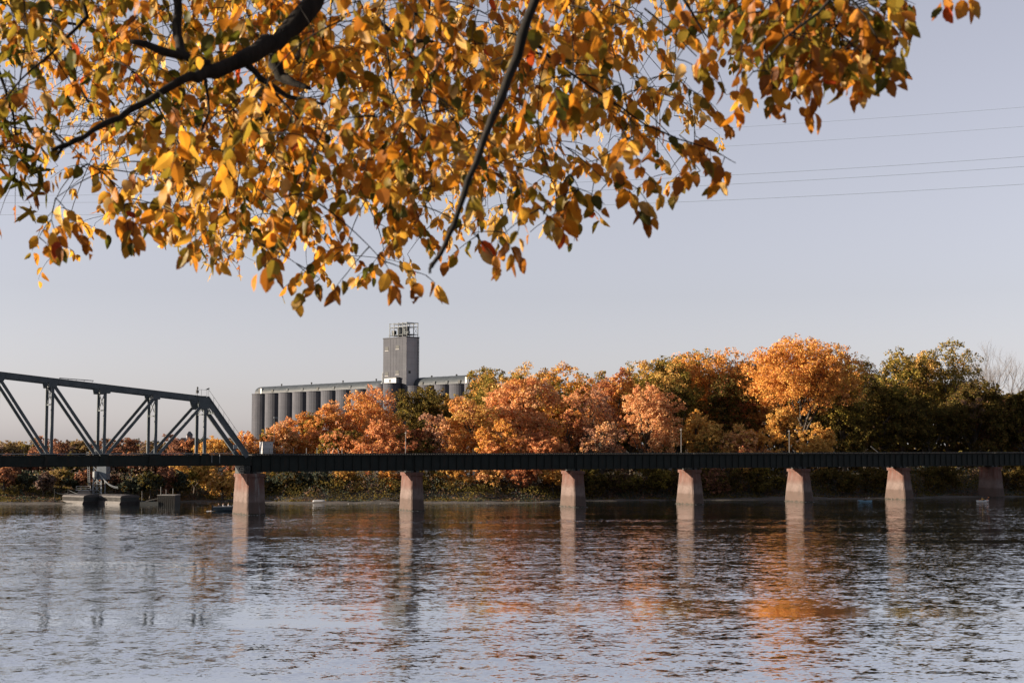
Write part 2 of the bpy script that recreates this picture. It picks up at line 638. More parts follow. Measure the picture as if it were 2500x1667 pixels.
# ---- piers
PIERS = [(604, 8.0, 9.4, 3.3, 3.7, 'broad concrete pier carrying the end of the steel truss'),
         (1004, 5.0, 6.4, 2.5, 2.95, 'concrete pier standing in the river right of the broad truss pier'),
         (1401, 5.0, 6.5, 2.5, 3.0, 'concrete pier third from the truss, below the middle of the picture'),
         (1689, 5.1, 7.0, 2.45, 3.05, 'concrete pier with a rusty top, fourth counted from the truss'),
         (1957, 5.1, 7.1, 2.45, 3.05, 'concrete pier with a red brown upper half, between two similar piers near the kayak'),
         (2203, 5.1, 7.2, 2.45, 3.05, 'bright sunlit concrete pier farthest from the truss, just past the blue kayak'),
         (2428, 5.2, 6.6, 2.6, 3.0, 'shaded grey concrete pier on the muddy bank')]
PIER_S = []
for i, (px, Lt, Lb, wt_, wb_, lab) in enumerate(PIERS):
    s0 = s_at(px, -Lt / 2, 7.0) + wt_ / 2
    PIER_S.append(s0)
    pr = bridge_thing('bridge_pier', lab, 'pier', s0, 'piers of the railway bridge')
    pw = BW(s0, 0, 0)
    zb = -3.0
    zt = 7.05 if i == 0 else 7.0
    ex = 3.0 / 7.0
    def ring(z):
        k = (zt - z) / zt
        L, w = Lt + (Lb - Lt) * k, wt_ + (wb_ - wt_) * k
        return L, w
    m = MB()
    nz = 12
    prof = []
    rr = random.Random(40 + i)
    for k in range(nz + 1):
        z = zb + (zt - zb) * k / nz
        L, w = ring(z)
        c = .22 + rr.uniform(-.02, .02)
        jit = lambda: rr.uniform(-.035, .035)
        prof.append([(-w / 2 + jit(), -L / 2 + c, z), (-w / 2 + c, -L / 2 + jit(), z), (w / 2 - c, -L / 2 + jit(), z), (w / 2 + jit(), -L / 2 + c, z),
                     (w / 2 + jit(), L / 2 - c, z), (w / 2 - c, L / 2 + jit(), z), (-w / 2 + c, L / 2 + jit(), z), (-w / 2 + jit(), L / 2 - c, z)])
    vs = [p for r_ in prof for p in r_]
    fs = []
    for k in range(nz):
        for j in range(8):
            a, b = k * 8 + j, k * 8 + (j + 1) % 8
            fs.append((a, b, b + 8, a + 8))
    fs.append(tuple(reversed(range(8))))
    fs.append(tuple(nz * 8 + j for j in range(8)))
    m.add(vs, fs)
    m.build('shaft', M['pier'], pr)
    cp = MB()
    cp.box(-wt_ / 2 - .14, wt_ / 2 + .14, -Lt / 2 - .14, Lt / 2 + .14, zt + .004, zt + .66)
    cp.build('cap', M['pier'], pr)
    for sx in ((-.62, .62) if i else (.62,)):
        bb = MB()
        bb.box(sx - .34, sx + .34, -1.5, 1.5, zt + .664, 7.996)
        bb.build('bearing', M['dark'], pr)

# ---- plate girder spans
GZ0, GZ1 = 8.0, 11.05
SPAN_WORDS = ['longest girder span, starting at the truss pier', 'girder span between the second and third piers', 'girder span just right of the middle of the bridge',
              'girder span left of the leaning bar', 'girder span below the leaning bar', 'dark girder span reaching the shaded bank pier', 'girder span running into the dark woods beyond the last pier']
ends = PIER_S + [PIER_S[-1] + 30.0]
for i in range(7):
    a, b = ends[i] + .06, ends[i + 1] - .06
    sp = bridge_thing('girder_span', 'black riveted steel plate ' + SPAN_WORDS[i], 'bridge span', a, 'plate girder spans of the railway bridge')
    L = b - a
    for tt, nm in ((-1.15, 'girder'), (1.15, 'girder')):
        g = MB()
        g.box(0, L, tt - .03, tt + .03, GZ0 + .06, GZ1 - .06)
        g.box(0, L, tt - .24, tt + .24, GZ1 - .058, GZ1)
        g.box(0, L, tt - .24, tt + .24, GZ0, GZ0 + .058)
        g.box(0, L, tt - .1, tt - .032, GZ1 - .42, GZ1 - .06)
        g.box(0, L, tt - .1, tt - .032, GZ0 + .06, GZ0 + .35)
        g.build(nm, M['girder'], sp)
    n = max(6, round(L / 1.86))
    st = MB()
    st.box(-.07, .07, -.20, 0, GZ0 + .06, GZ1 - .062)
    st.box(-.11, .11, -.03, 0, GZ0 + .36, GZ1 - .43)
    sm = st.mesh('stiffener', M['girder'])
    for k in range(n + 1):
        o = put('stiffener', sm, sp)
        o.location = (.12 + (L - .24) * k / n, -1.18, 0)
    fr = MB()
    for k in range(0, n + 1, 2):
        x = .12 + (L - .24) * k / n
        fr.beam((x, -1.1, GZ0 + .2), (x, 1.1, GZ1 - .2), .1, .1)
        fr.beam((x, 1.1, GZ0 + .2), (x, -1.1, GZ1 - .2), .1, .1)
    fr.build('cross_frame', M['girder'], sp)
    ti = MB()
    k = 0
    while .15 + k * .52 < L - .1:
        x = .15 + k * .52
        w = .12
        ti.box(x - w, x + w, -1.75 - .05 * ((k * 7) % 3), 1.75, GZ1 + .004, GZ1 + .26)
        k += 1
    o = ti.build('ties', M['timber'], sp)
    o['kind'] = 'stuff'
    rl = MB()
    for tt in (-.75, .75):
        rl.box(0, L, tt - .04, tt + .04, GZ1 + .264, GZ1 + .42)
    rl.box(0, L, -1.72, -1.56, GZ1 + .264, GZ1 + .40)
    rl.build('rails', M['dark'], sp)

# ---- through truss
TN, TF = -2.75, 2.75
DECK0, DECK1 = 9.25, 11.15
ps = [s_at(p, TN, 11.0) for p in (125, 253.6, 379, 499)]
s_end = s_at(603, TN, 11.0)
pan = (ps[3] - ps[0]) / 3
S = [ps[0] - pan * k for k in range(4, 0, -1)] + ps          # panel points, left to right; S[-1] is the hip
hip_z = z_at(974, S[-1], TN)
left_z = z_at(914, s_at(0, TN, 24), TN)
slope = (left_z - hip_z) / (S[-1] - s_at(0, TN, 24))
top = [hip_z + slope * (S[-1] - s) for s in S]
T0 = S[0]
tr = bridge_thing('truss_span', 'grey steel through truss of the railway bridge with a sloping top chord', 'truss bridge', T0)
X = [s - T0 for s in S]
XE = s_end - T0
NP = len(X)
for tt in (TN, TF):
    m = MB()
    m.beam((X[0] - 2, tt, top[0] + slope * 2), (X[-1] + .3, tt, top[-1] - slope * .3), .62, .86)
    m.beam((X[0] - 2, tt, top[0] + slope * 2 + .46), (X[-1] + .1, tt, top[-1] + .46), .78, .05)
    m.build('top_chord', M['steel'], tr)
    m = MB()
    m.box(X[0] - 2, XE + .9, tt - .03, tt + .03, DECK0 + .1, DECK1 - .05)
    m.box(X[0] - 2, XE + .9, tt - .25, tt + .25, DECK0, DECK0 + .095)
    m.box(X[0] - 2, XE + .9, tt - .25, tt + .25, DECK1 - .046, DECK1)
    m.box(X[0] - 2, XE + .9, tt - .16, tt - .034, DECK0 + .12, DECK0 + .5)
    m.build('bottom_girder', M['girder'], tr)
    for i in range(NP):
        w = .50 if i < NP - 1 else .54
        m = MB()
        m.beam((X[i], tt, DECK1 + .004), (X[i], tt, top[i] - .40), w, .46, (0, 1, 0))
        m.build('post', M['steel'], tr)
        # gusset plates
        m = MB()
        for o_ in (-.34, .34):
            if i < NP - 1:
                gw = .85 if i % 2 else .62
                m.hexa([(X[i] - gw, tt + o_ - .015, top[i] - 1.15), (X[i] + gw, tt + o_ - .015, top[i] - 1.15), (X[i] + gw, tt + o_ + .015, top[i] - 1.15), (X[i] - gw, tt + o_ + .015, top[i] - 1.15),
                        (X[i] - gw - .3, tt + o_ - .015, top[i] + .38), (X[i] + gw + .3, tt + o_ - .015, top[i] + .30), (X[i] + gw + .3, tt + o_ + .015, top[i] + .30), (X[i] - gw - .3, tt + o_ + .015, top[i] + .38)])
            else:
                m.hexa([(X[i] - .95, tt + o_ - .015, top[i] - 1.9), (X[i] + .7, tt + o_ - .015, top[i] - 1.75), (X[i] + .7, tt + o_ + .015, top[i] - 1.75), (X[i] - .95, tt + o_ + .015, top[i] - 1.9),
                        (X[i] - 1.5, tt + o_ - .015, top[i] + .38), (X[i] + 1.0, tt + o_ - .015, top[i] + .1), (X[i] + 1.0, tt + o_ + .015, top[i] + .1), (X[i] - 1.5, tt + o_ + .015, top[i] + .38)])
        m.build('gusset', M['steel'], tr)
        m = MB()
        g0, g1 = (.62, .85) if i % 2 else (.95, 1.3)
        for o_ in (-.30,):
            m.hexa([(X[i] - g1, tt + o_ - .015, DECK0 + .15), (X[i] + g1, tt + o_ - .015, DECK0 + .15), (X[i] + g1, tt + o_ + .015, DECK0 + .15), (X[i] - g1, tt + o_ + .015, DECK0 + .15),
                    (X[i] - g0, tt + o_ - .015, DECK1 + .35), (X[i] + g0, tt + o_ - .015, DECK1 + .35), (X[i] + g0, tt + o_ + .015, DECK1 + .35), (X[i] - g0, tt + o_ + .015, DECK1 + .35)])
        m.build('foot_gusset', M['girder'], tr)
    # diagonals: falling to the right up to the middle panel point, then rising to the hip
    MIDP = NP - 3
    for i in range(NP - 1):
        a, b = ((X[i], tt, top[i] - .5), (X[i + 1] - .35, tt, DECK1 + .004)) if i < MIDP else ((X[i] + .35, tt, DECK1 + .004), (X[i + 1], tt, top[i + 1] - .5))
        MB().beam(a, b, .40, .52).build('diagonal', M['steel'], tr)
    m = MB()
    m.beam((X[-1] + .1, tt, top[-1] + .1), (XE, tt, DECK1 - .3), .62, .80)
    m.build('end_post', M['steel'], tr)
# sway frames between the two trusses
for i in range(NP):
    m = MB()
    h = 3.4 if i < NP - 1 else 2.1
    zt, zb2 = top[i] - .75, top[i] - .75 - h
    m.beam((X[i], TN + .3, zt), (X[i], TF - .3, zt), .2, .55)
    m.beam((X[i], TN + .3, zb2), (X[i], TF - .3, zb2), .16, .22)
    m.beam((X[i], TN + .3, zb2 + .1), (X[i], TF - .3, zt - .2), .11, .13)
    m.beam((X[i], TF - .3, zb2 + .1), (X[i], TN + .3, zt - .2), .11, .13)
    m.build('sway_frame', M['steel'], tr)
m = MB()
for i in range(NP - 1):
    m.beam((X[i], TN + .3, top[i] + .1), (X[i + 1], TF - .3, top[i + 1] + .1), .16, .16)
    m.beam((X[i], TF - .3, top[i] + .1), (X[i + 1], TN + .3, top[i + 1] + .1), .16, .16)
m.build('lateral_bracing', M['steel'], tr)
# portal at the sloping end
m = MB()
q = Vector((XE - X[-1], 0, DECK1 - top[-1])).normalized()
for d0 in (.8, 3.2):
    c = Vector((X[-1], 0, top[-1])) + q * d0
    m.beam((c.x, TN + .3, c.z), (c.x, TF - .3, c.z), .35, .4)
c0, c1 = Vector((X[-1], 0, top[-1])) + q * .8, Vector((X[-1], 0, top[-1])) + q * 3.2
for k in range(4):
    t0, t1 = TN + .3 + k * (TF - TN - .6) / 4, TN + .3 + (k + 1) * (TF - TN - .6) / 4
    a, b = (c0, c1) if k % 2 else (c1, c0)
    m.beam((a.x, t0, a.z), (b.x, t1, b.z), .12, .14)
m.build('portal_frame', M['steel'], tr)
# floor
m = MB()
for i in range(NP):
    m.box(X[i] - .2, X[i] + .2, TN + .32, TF - .32, DECK0 + .3, DECK1 - .3)
for tt in (-.9, .9):
    m.box(X[0] - 2, XE + .8, tt - .15, tt + .15, DECK0 + .9, DECK1 - .296)
m.build('floor_beams', M['girder'], tr)
m = MB()
k = 0
while X[0] - 1.9 + k * .52 < XE + .7:
    x = X[0] - 1.9 + k * .52
    m.box(x - .12, x + .12, -2.1, 2.1, DECK1 - .292, DECK1 - .05)
    k += 1
o = m.build('ties', M['timber'], tr)
o['kind'] = 'stuff'
m = MB()
for tt in (-.75, .75):
    m.box(X[0] - 2, XE + .8, tt - .04, tt + .04, DECK1 - .046, DECK1 + .10)
m.build('rails', M['dark'], tr)
# hand rail with its posts on the far side, pale pipe on the near side
m = MB()
for z in (1.05, .55):
    m.tube([(X[0] - 2, TF + .7, DECK1 + z), (XE + .8, TF + .7, DECK1 + z)], .028, 5)
x = X[0]
while x < XE + .8:
    m.tube([(x, TF + .7, DECK1 - .3), (x, TF + .7, DECK1 + 1.1)], .032, 5)
    m.beam((x, TF + .25, DECK1 - .2), (x, TF + .75, DECK1 - .2), .1, .1)
    x += pan / 5
m.build('hand_rail', M['dark'], tr)
m = MB()
m.tube([(X[0] - 2, TN - .45, DECK1 + .36), (XE - 3.2, TN - .45, DECK1 + .36), (XE - 2.9, TN - .45, DECK1 + .36), (XE - 2.7, TN - .45, DECK1 + .55), (XE - 2.6, TN - .45, DECK1 + .95)], .075, 8)
m.build('pipe', M['lightsteel'], tr)
for xx in (XE - 6.9, XE - 5.4):
    m = MB()
    m.tube([(xx, TN - .5, DECK0 + .5), (xx, TN - .5, DECK1 + .3)], .05, 6)
    m.build('conduit', M['lightsteel'], tr)
m = MB()
m.box(XE - 2.75, XE - 2.1, TN - .6, TN - .3, DECK1 + 1.25, DECK1 + 2.0)
m.build('signal_box', M['lightsteel'], tr)
# stairway up the sloping end post
st = MB()
a, b = Vector((X[-1] + .5, TN, top[-1] + .62)), Vector((XE + .25, TN, DECK1 + .35))
dirv = (b - a)
n = 44
for k in range(n):
    p = a + dirv * (k + .5) / n
    st.box(p.x - .15, p.x + .15, TN - .34, TN + .34, p.z - .02, p.z + .02)
o = st.build('stair_treads', M['lightsteel'], tr)
o['kind'] = 'stuff'
m = MB()
for tt in (TN - .38, TN + .38):
    m.beam((a.x, tt, a.z - .1), (b.x, tt, b.z - .1), .05, .18)
m.build('stair_stringer', M['steel'], tr)
m = MB()
m.tube([(a.x - .6, TN - .38, a.z + 1.15), (a.x, TN - .38, a.z + 1.15), (b.x, TN - .38, b.z + 1.0)], .03, 5)
for k in range(9):
    p = a + dirv * k / 8
    m.tube([(p.x, TN - .38, p.z - .05), (p.x, TN - .38, p.z + 1.1)], .024, 5)
m.build('stair_hand_rail', M['dark'], tr)
# top platform with its signal lamp
m = MB()
z0 = top[-1] + .5
m.box(X[-1] - 1.9, X[-1] + .2, TN - .5, TN + .5, z0 + .02, z0 + .07)
for xx in (X[-1] - 1.9, X[-1] - .9, X[-1] + .15):
    m.tube([(xx, TN - .48, z0), (xx, TN - .48, z0 + 1.25)], .03, 5)
m.tube([(X[-1] - 1.9, TN - .48, z0 + 1.22), (X[-1] + .2, TN - .48, z0 + 1.22)], .03, 5)
m.build('top_platform', M['steel'], tr)
m = MB()
m.lathe([(.05, 0), (.05, .5), (.26, .55), (.26, 1.0), (.10, 1.05), (.10, 1.3), (.17, 1.34), (.17, 1.62), (.04, 1.72)], (X[-1] - 1.5, TN, z0 + .07), 10)
m.build('signal_lamp', M['dark'], tr)
m = MB()
m.beam((X[-1] + .1, TN - .5, z0 + 1.3), (X[-1] + .6, TN - .5, z0 + 1.5), .2, .22)
m.build('flood_lamp', M['dark'], tr)
# bolt heads catch the light along the girder: wedge machinery over the pier
for k, xx in enumerate((XE - 1.0, XE + .1)):
    m = MB()
    zc = 8.55
    pts = [(xx + .5 * math.cos(i * math.pi / 8), TN - .1, zc + .5 * math.sin(i * math.pi / 8)) for i in range(17)]
    m.tube(pts, .09, 6)
    m.beam((xx - .5, TN - .1, zc), (xx + .5, TN - .1, zc), .12, .1)
    m.beam((xx, TN - .1, zc - .5), (xx, TN - .1, zc + .7), .12, .1, (0, 1, 0))
    m.build('wedge_wheel', M['dark'], tr)
m = MB()
m.box(XE - .6, XE + .7, TN + .1, TF - .1, 7.72, DECK0 - .002)
m.build('end_bearing', M['dark'], tr)
# service walkway plates standing on the top chord
m = MB()
k0 = X[NP - 4] + 1.0
m.beam((k0, TN - .35, top[NP - 4] - slope * 1.0 + .60), (k0 + 6.0, TN - .35, top[NP - 4] - slope * 7.0 + .86), .08, .14)
for k in range(5):
    xx = k0 + k * 1.4
    m.beam((xx, TN - .35, top[NP - 4] - slope * (xx - X[NP - 4]) + .3), (xx + .2, TN - .35, top[NP - 4] - slope * (xx - X[NP - 4]) + .7), .06, .06)
m.build('chord_walkway', M['steel'], tr)

# ---- things that stand on the bridge
def on_bridge(px, t, z=GZ1 + .26):
    s = s_at(px, t, z)
    return BW(s, t, z)

p = on_bridge(650, 0)
cab = thing('equipment_cabinet', 'white metal equipment cabinet on the bridge deck beside the truss end', 'cabinet', p, TH)
MB().box(-1.05, 1.05, -.9, .9, .1, 2.35).build('cabinet_body', M['white'], cab)
MB().box(-1.12, 1.12, -.97, .97, 2.354, 2.44).build('cabinet_roof', M['white'], cab)
for x0 in (-.95, .05):
    d = MB().box(x0, x0 + .9, -.93, -.902, .25, 2.2).build('cabinet_door', M['white'], cab)
    MB().box(x0 + .38, x0 + .5, -.96, -.932, 1.85, 2.0).build('vent', M['dark'], d)
MB().box(-1.0, 1.0, -.85, .85, 0, .098).build('cabinet_base', M['dark'], cab)
p = on_bridge(650, -1.7)
fe = thing('deck_guard_rail', 'dark steel guard rail in front of the white cabinet', 'railing', p, TH)
for x in (-1.8, -.6, .6, 1.8):
    MB().tube([(x, 0, 0), (x, 0, 1.15)], .04, 5).build('rail_post', M['dark'], fe)
for z in (.4, .78, 1.13):
    MB().tube([(-1.85, 0, z), (1.85, 0, z)], .03, 5).build('rail', M['dark'], fe)
p = on_bridge(669, -.2)
lp = thing('lamp_post', 'thin dark lamp post beside the white cabinet on the bridge', 'lamp post', p, TH)
MB().tube([(0, 0, 0), (0, 0, 7.1)], [.06, .035], 6).build('pole', M['dark'], lp)
MB().box(-.12, .75, -.1, .1, 7.0, 7.16).build('lamp_head', M['lightsteel'], lp)
pm = MB().tube([(0, 0, 0), (0, 0, 1.25)], .05, 6).mesh('fence_post', M['lightsteel'])
pm2 = MB().tube([(0, 0, 0), (0, 0, 1.25)], .04, 6).mesh('fence_post', M['dark'])
dp = [(693, 1), (717, 1), (748, 1), (774.5, 1), (785, 0), (801, 1), (806, 0), (835, 1), (851, 0), (890, 0), (910, 0)]
words = ['first', 'second', 'third', 'fourth', 'fifth', 'sixth', 'seventh', 'eighth', 'ninth', 'tenth', 'eleventh']
for k, (px, pale) in enumerate(dp):
    o = put('deck_post', pm if pale else pm2)
    o.location = on_bridge(px, -1.55, GZ1 + .258)
    o.rotation_euler = (0, random.uniform(-.05, .05), 0)
    tag(o, ('pale' if pale else 'dark') + ' thin post on the bridge deck, %s along from the white cabinet' % words[k], 'post', 'thin posts along the deck edge')
for px, tilt in ((811, .35), (828, -.35)):
    o = put('deck_brace', MB().beam((0, 0, 0), (tilt, 0, 1.25), .09, .09, (0, 1, 0)).mesh('deck_brace', M['lightsteel']))
    o.location = on_bridge(px, -1.5, GZ1 + .258)
    o.rotation_euler = (0, 0, TH)
    tag(o, 'pale slanting brace on the deck leaning to the ' + ('right' if tilt > 0 else 'left'), 'brace', 'slanting braces on the deck')
for px, ty, Y0, lab in ((990, 1053, 0, 'slim grey pole rising behind the first girder span'), (1663, 1045, 0, 'slim grey pole above the fourth pier'), (1927, 1049, 0, 'slim grey pole in front of the big orange tree')):
    b = on_bridge(px, 1.5, GZ1 + .258)
    zt = CAMZ + (HORIZON - ty) * b.y / F
    o = thing('utility_pole', lab, 'pole', b, TH, 'slim poles standing on the girder bridge')
    MB().tube([(0, 0, 0), (.05, 0, zt - b.z)], [.075, .055], 7).build('pole', M['grey_timber'], o)
    MB().beam((-.02, -.35, zt - b.z - .35), (-.02, .35, zt - b.z - .35), .08, .1).build('cross_arm', M['grey_timber'], o)
b = on_bridge(2146, 1.2, GZ1 + .258)
o = put('leaning_bar', MB().beam((0, 0, 0), (-2.4, .2, 1.55), .12, .12).mesh('leaning_bar', M['grey_timber']))
o.location = b
o.rotation_euler = (0, 0, TH)
tag(o, 'pale bar leaning over the deck edge against the dark woods', 'bar')
# pale survey markers along the girder edge
p = on_bridge(656, -1.2, 6.0)
hb = thing('inspection_basket', 'small dark steel basket hanging beside the top of the broad truss pier', 'basket', BW(PIER_S[0] + 2.35, -3.2, 6.3), TH)
m = MB()
for z in (0, .55, 1.1):
    m.tube([(-.5, -.5, z), (.5, -.5, z), (.5, .5, z), (-.5, .5, z), (-.5, -.5, z)], .035, 4)
for x, y in ((-.5, -.5), (.5, -.5), (.5, .5), (-.5, .5)):
    m.tube([(x, y, 0), (x, y, 1.1)], .035, 4)
m.build('cage', M['dark'], hb)
MB().tube([(-.5, 0, 1.1), (-.9, 0, 1.1)], .05, 5).build('bracket', M['dark'], hb)

# ================================================================== grain elevator
EA = P(612, 961, 520)
EZ = EA.z
EBv = P(930, 946, 465.8)
erz = math.atan2(EBv.y - EA.y, EBv.x - EA.x)
el = thing('grain_elevator', 'grey concrete grain elevator with a row of silos and a tall tower behind the trees', 'grain elevator', (EA.x, EA.y, 4.0), erz)
ZT = EZ - 4.0
def ex(px):
    """Distance along the silo front for a picture column."""
    lo, hi = -20.0, 200.0
    c, s = math.cos(erz), math.sin(erz)
    for _ in range(50):
        m = (lo + hi) / 2
        if to_px((EA.x + c * m, EA.y + s * m, EZ))[0] < px:
            lo = m
        else:
            hi = m
    return (lo + hi) / 2
D1 = ex(931) / 9
def silo_mesh(r, h, name):
    m = MB()
    n = 28
    prof = [(r, 0)] + [(r, h * k / 4) for k in range(1, 4)] + [(r, h - .35), (r + .12, h - .34), (r + .12, h)]
    m.lathe(prof, n=n)
    return m.mesh(name, M['silo'], False)
sm1 = silo_mesh(D1 * .485, ZT, 'silo')
for k in range(9):
    o = put('silo', sm1, el)
    o.location = (D1 * (k + .22), D1 * .5, 0)
    o.rotation_euler = (0, 0, k * 1.7)
    if k in (0, 1):
        o = put('silo', sm1, el)
        o.location = (D1 * (k + .22), D1 * 1.5, 0)
x0r = ex(988)
D2 = (ex(1132) - x0r) / 4
sm2 = silo_mesh(D2 * .485, ZT + .2, 'silo')
for k in range(5):
    o = put('silo', sm2, el)
    o.location = (x0r + D2 * (k + .22), D2 * .5, 0)
    o.rotation_euler = (0, 0, k * 2.1)
MB().box(D1 * .2, ex(931), D1 * .40, D1 * 1.5, 0, ZT - .25).build('bin_wall', M['silo'], el)
MB().box(x0r, x0r + 5 * D2 - 3, D2 * .40, D2 * 1.5, 0, ZT - .2).build('bin_wall', M['silo'], el)
def gallery(xa, xb, hw, h, yc, name='gallery_roof'):
    m = MB()
    n = 14
    vs = []
    nseg = max(2, int((xb - xa) / 1.6))
    for i in range(nseg + 1):
        x = xa + (xb - xa) * i / nseg
        rr_ = 1.0 + (.012 if i % 2 else 0)
        for j in range(n + 1):
            a = math.pi * j / n
            vs.append((x, yc - hw * math.cos(a) * rr_, h * (math.sin(a) ** .8) * rr_))
    fs = []
    for i in range(nseg):
        for j in range(n):
            q0 = i * (n + 1) + j
            fs.append((q0, q0 + n + 1, q0 + n + 2, q0 + 1))
    fs.append(tuple(range(n + 1)))
    e = nseg * (n + 1)
    fs.append(tuple(e + j for j in reversed(range(n + 1))))
    m.add(vs, fs)
    o = m.build(name, M['roof'], el, False)
    o.location = (0, 0, ZT + .03)
    return o
g1 = gallery(ex(624) - D1 * .75, ex(934) + .5, 3.3, 2.75, D1 * .85)
g2 = gallery(ex(992), ex(1150), 3.2, 3.0, D1 * .75)
for gobj, a, b, n in ((g1, ex(624), ex(934), 8), (g2, ex(996), ex(1150), 5)):
    yc = D1 * (.85 if gobj is g1 else .75)
    for k in range(n):
        x = a + (b - a) * (k + .55) / n
        o = MB().box(x - .55, x + .55, yc - 3.42, yc - 2.9, .35, 1.35).build('window', M['dark'] if k % 3 == 0 else M['roof'], gobj)
        if k % 2 == 0:
            MB().lathe([(.18, 0), (.18, .5), (.34, .55), (.34, .75), (.05, .95)], (x + 1, yc, 2.6), 8).build('roof_vent', M['dark'], gobj)
x = ex(631) - D1 * .6
MB().box(x - .55, x + .55, D1 * .85 - 3.44, D1 * .85 - 2.8, .05, 2.0).build('door', M['dark'], g1)
MB().box(x + .62, x + 1.5, D1 * .85 - 3.42, D1 * .85 - 2.8, .05, 2.0).build('door', M['white'], g1)
x = ex(1125)
MB().box(x - .5, x + .5, D1 * .75 - 3.34, D1 * .75 - 2.7, .2, 2.2).build('door', M['dark'], g2)
MB().box(x - 1.3, x - .6, D1 * .75 - 3.34, D1 * .75 - 2.7, .2, 2.2).build('door', M['white'], g2)
# tower
xa, xb = ex(934.5), ex(991)
TDp = 5.4
TZ = CAMZ + (HORIZON - 823) * 457 / F - 4.0
tw = MB().box(xa, xb, .1, TDp, 0, TZ).build('tower', M['tower'], el)
MB().box(xb + .003, xb + .03, .12, TDp - .02, 0.05, TZ - .05).build('bright_end_skin', M['lit_end_and_sill'], tw)  # thin skin coloured lighter, as if this face caught more light
MB().box(xa - .15, xb + .15, -.05, TDp + .15, TZ + .002, TZ + .3).build('parapet', M['tower'], tw)
for fx in (.31, .44, .56, .82):
    MB().box(xa + (xb - xa) * fx - .05, xa + (xb - xa) * fx + .05, .06, .098, .2, TZ - .3).build('rib', M['silo'], tw)
for fx, z in ((.16, TZ - 3.3), (.62, TZ - 3.0), (.16, TZ - 11.5), (.62, TZ - 11.2), (.16, TZ - 15.3)):
    wx = xa + (xb - xa) * fx
    w = MB().box(wx - .85, wx + .85, .02, .097, z - .62, z + .62).build('window', M['dark'], tw)
    MB().box(wx - .95, wx + .95, -.03, .097, z - .78, z - .624).build('sill', M['lit_end_and_sill'], w)
w = MB().box(xb + .032, xb + .08, 1.0, 1.9, TZ - 11.6, TZ - 10.8).build('window', M['dark'], tw)
m = MB()
lx, ly = xb + .35, TDp - .5
for d_ in (-.3, .3):
    m.tube([(lx, ly + d_, 0), (lx, ly + d_, TZ)], .05, 4)
for k in range(int(TZ / 1.0)):
    m.beam((lx, ly - .3, k * 1.0 + .4), (lx, ly + .3, k * 1.0 + .4), .06, .06)
    if k % 3 == 0:
        m.beam((xb, ly, k * 1.0 + .4), (lx + .35, ly, k * 1.0 + .4), .07, .07)
m.build('ladder', M['dark'], tw)
m = MB()
m.tube([(xa, 1.0, TZ - 10.9), (xa - .9, 1.0, TZ - 10.9), (xa - 1.25, 1.0, TZ - 11.3), (xa - 1.3, 1.0, TZ - 12.0), (xa - 1.3, 1.0, TZ - 14.2)], .28, 8)
m.lathe([(.2, 0), (.62, .5), (.62, 1.1), (.3, 1.2)], (xa - 1.3, 1.0, TZ - 15.4), 10)
m.build('dust_pipe', M['lightsteel'], tw)
# steel frame and dust cyclones on the tower
m = MB()
fx0, fx1, fy0, fy1 = xa + (xb - xa) * .24, xb - .2, .5, TDp - .3
fh = 4.7
cols = [fx0 + (fx1 - fx0) * k / 4 for k in range(5)]
for x in cols:
    for y in (fy0, fy1):
        m.beam((x, y, TZ + .3), (x, y, TZ + fh), .17, .17, (0, 1, 0))
    m.beam((x, fy0 - .2, TZ + fh + .1), (x, fy1 + .2, TZ + fh + .1), .15, .18)
    m.beam((x, fy0, TZ + fh - 1.2), (x, fy1, TZ + fh - 1.2), .12, .14)
for y in (fy0, fy1):
    for z in (TZ + fh - .05, TZ + fh - 1.15):
        m.beam((fx0, y, z), (fx1, y, z), .15, .18)
    for a, b in ((0, 1), (3, 4)):
        m.beam((cols[a], y, TZ + 1.2), (cols[b], y, TZ + fh - 1.2), .07, .07)
        m.beam((cols[b], y, TZ + 1.2), (cols[a], y, TZ + fh - 1.2), .07, .07)
m.build('roof_frame', M['frame'], tw)
MB().box(fx0 - .8, fx1, fy0 + .1, fy1 - .1, TZ + .95, TZ + 1.15).build('frame_platform', M['steel'], tw)
for x, r, h in ((cols[1] + .7, 1.15, 2.5), (cols[2] + 1.1, 1.15, 2.7)):
    MB().lathe([(.35, -.9), (r * .8, -.1), (r, .4), (r, h - .6), (r * .8, h - .2), (.3, h - .1)], (x, (fy0 + fy1) / 2, TZ + 1.3), 14).build('dust_cyclone', M['steel'], tw)
MB().box(cols[0] + .3, cols[0] + 1.4, fy0 + .6, fy0 + 1.7, TZ + 1.152, TZ + 2.6).build('fan_house', M['frame'], tw)
MB().tube([(cols[3] - .2, fy0 + 1.2, TZ + 1.7), (fx1 - .4, fy0 + 1.2, TZ + 1.7)], .45, 10).build('fan_drum', M['steel'], tw)
# two narrow bins and a white shed at the foot of the tower
zn = CAMZ + (HORIZON - 934.5) * 455 / F - 4
for px0, px1 in ((932.5, 953.5), (953.8, 983)):
    a, b = ex(px0), ex(px1)
    o = put('bin', silo_mesh((b - a) * .49, zn, 'bin'), el)
    o.location = ((a + b) / 2, -(b - a) * .30, 0)
sh = MB().box(ex(946), ex(975), -1.4, .04, zn + .01, zn + 1.75).build('head_shed', M['lightsteel'], el)
MB().box(ex(946) - .2, ex(976), -1.6, .04, zn + 1.754, zn + 1.95).build('shed_roof', M['dark'], sh)
MB().box(ex(958), ex(962), -1.44, -1.404, zn + .4, zn + 1.3).build('window', M['dark'], sh)

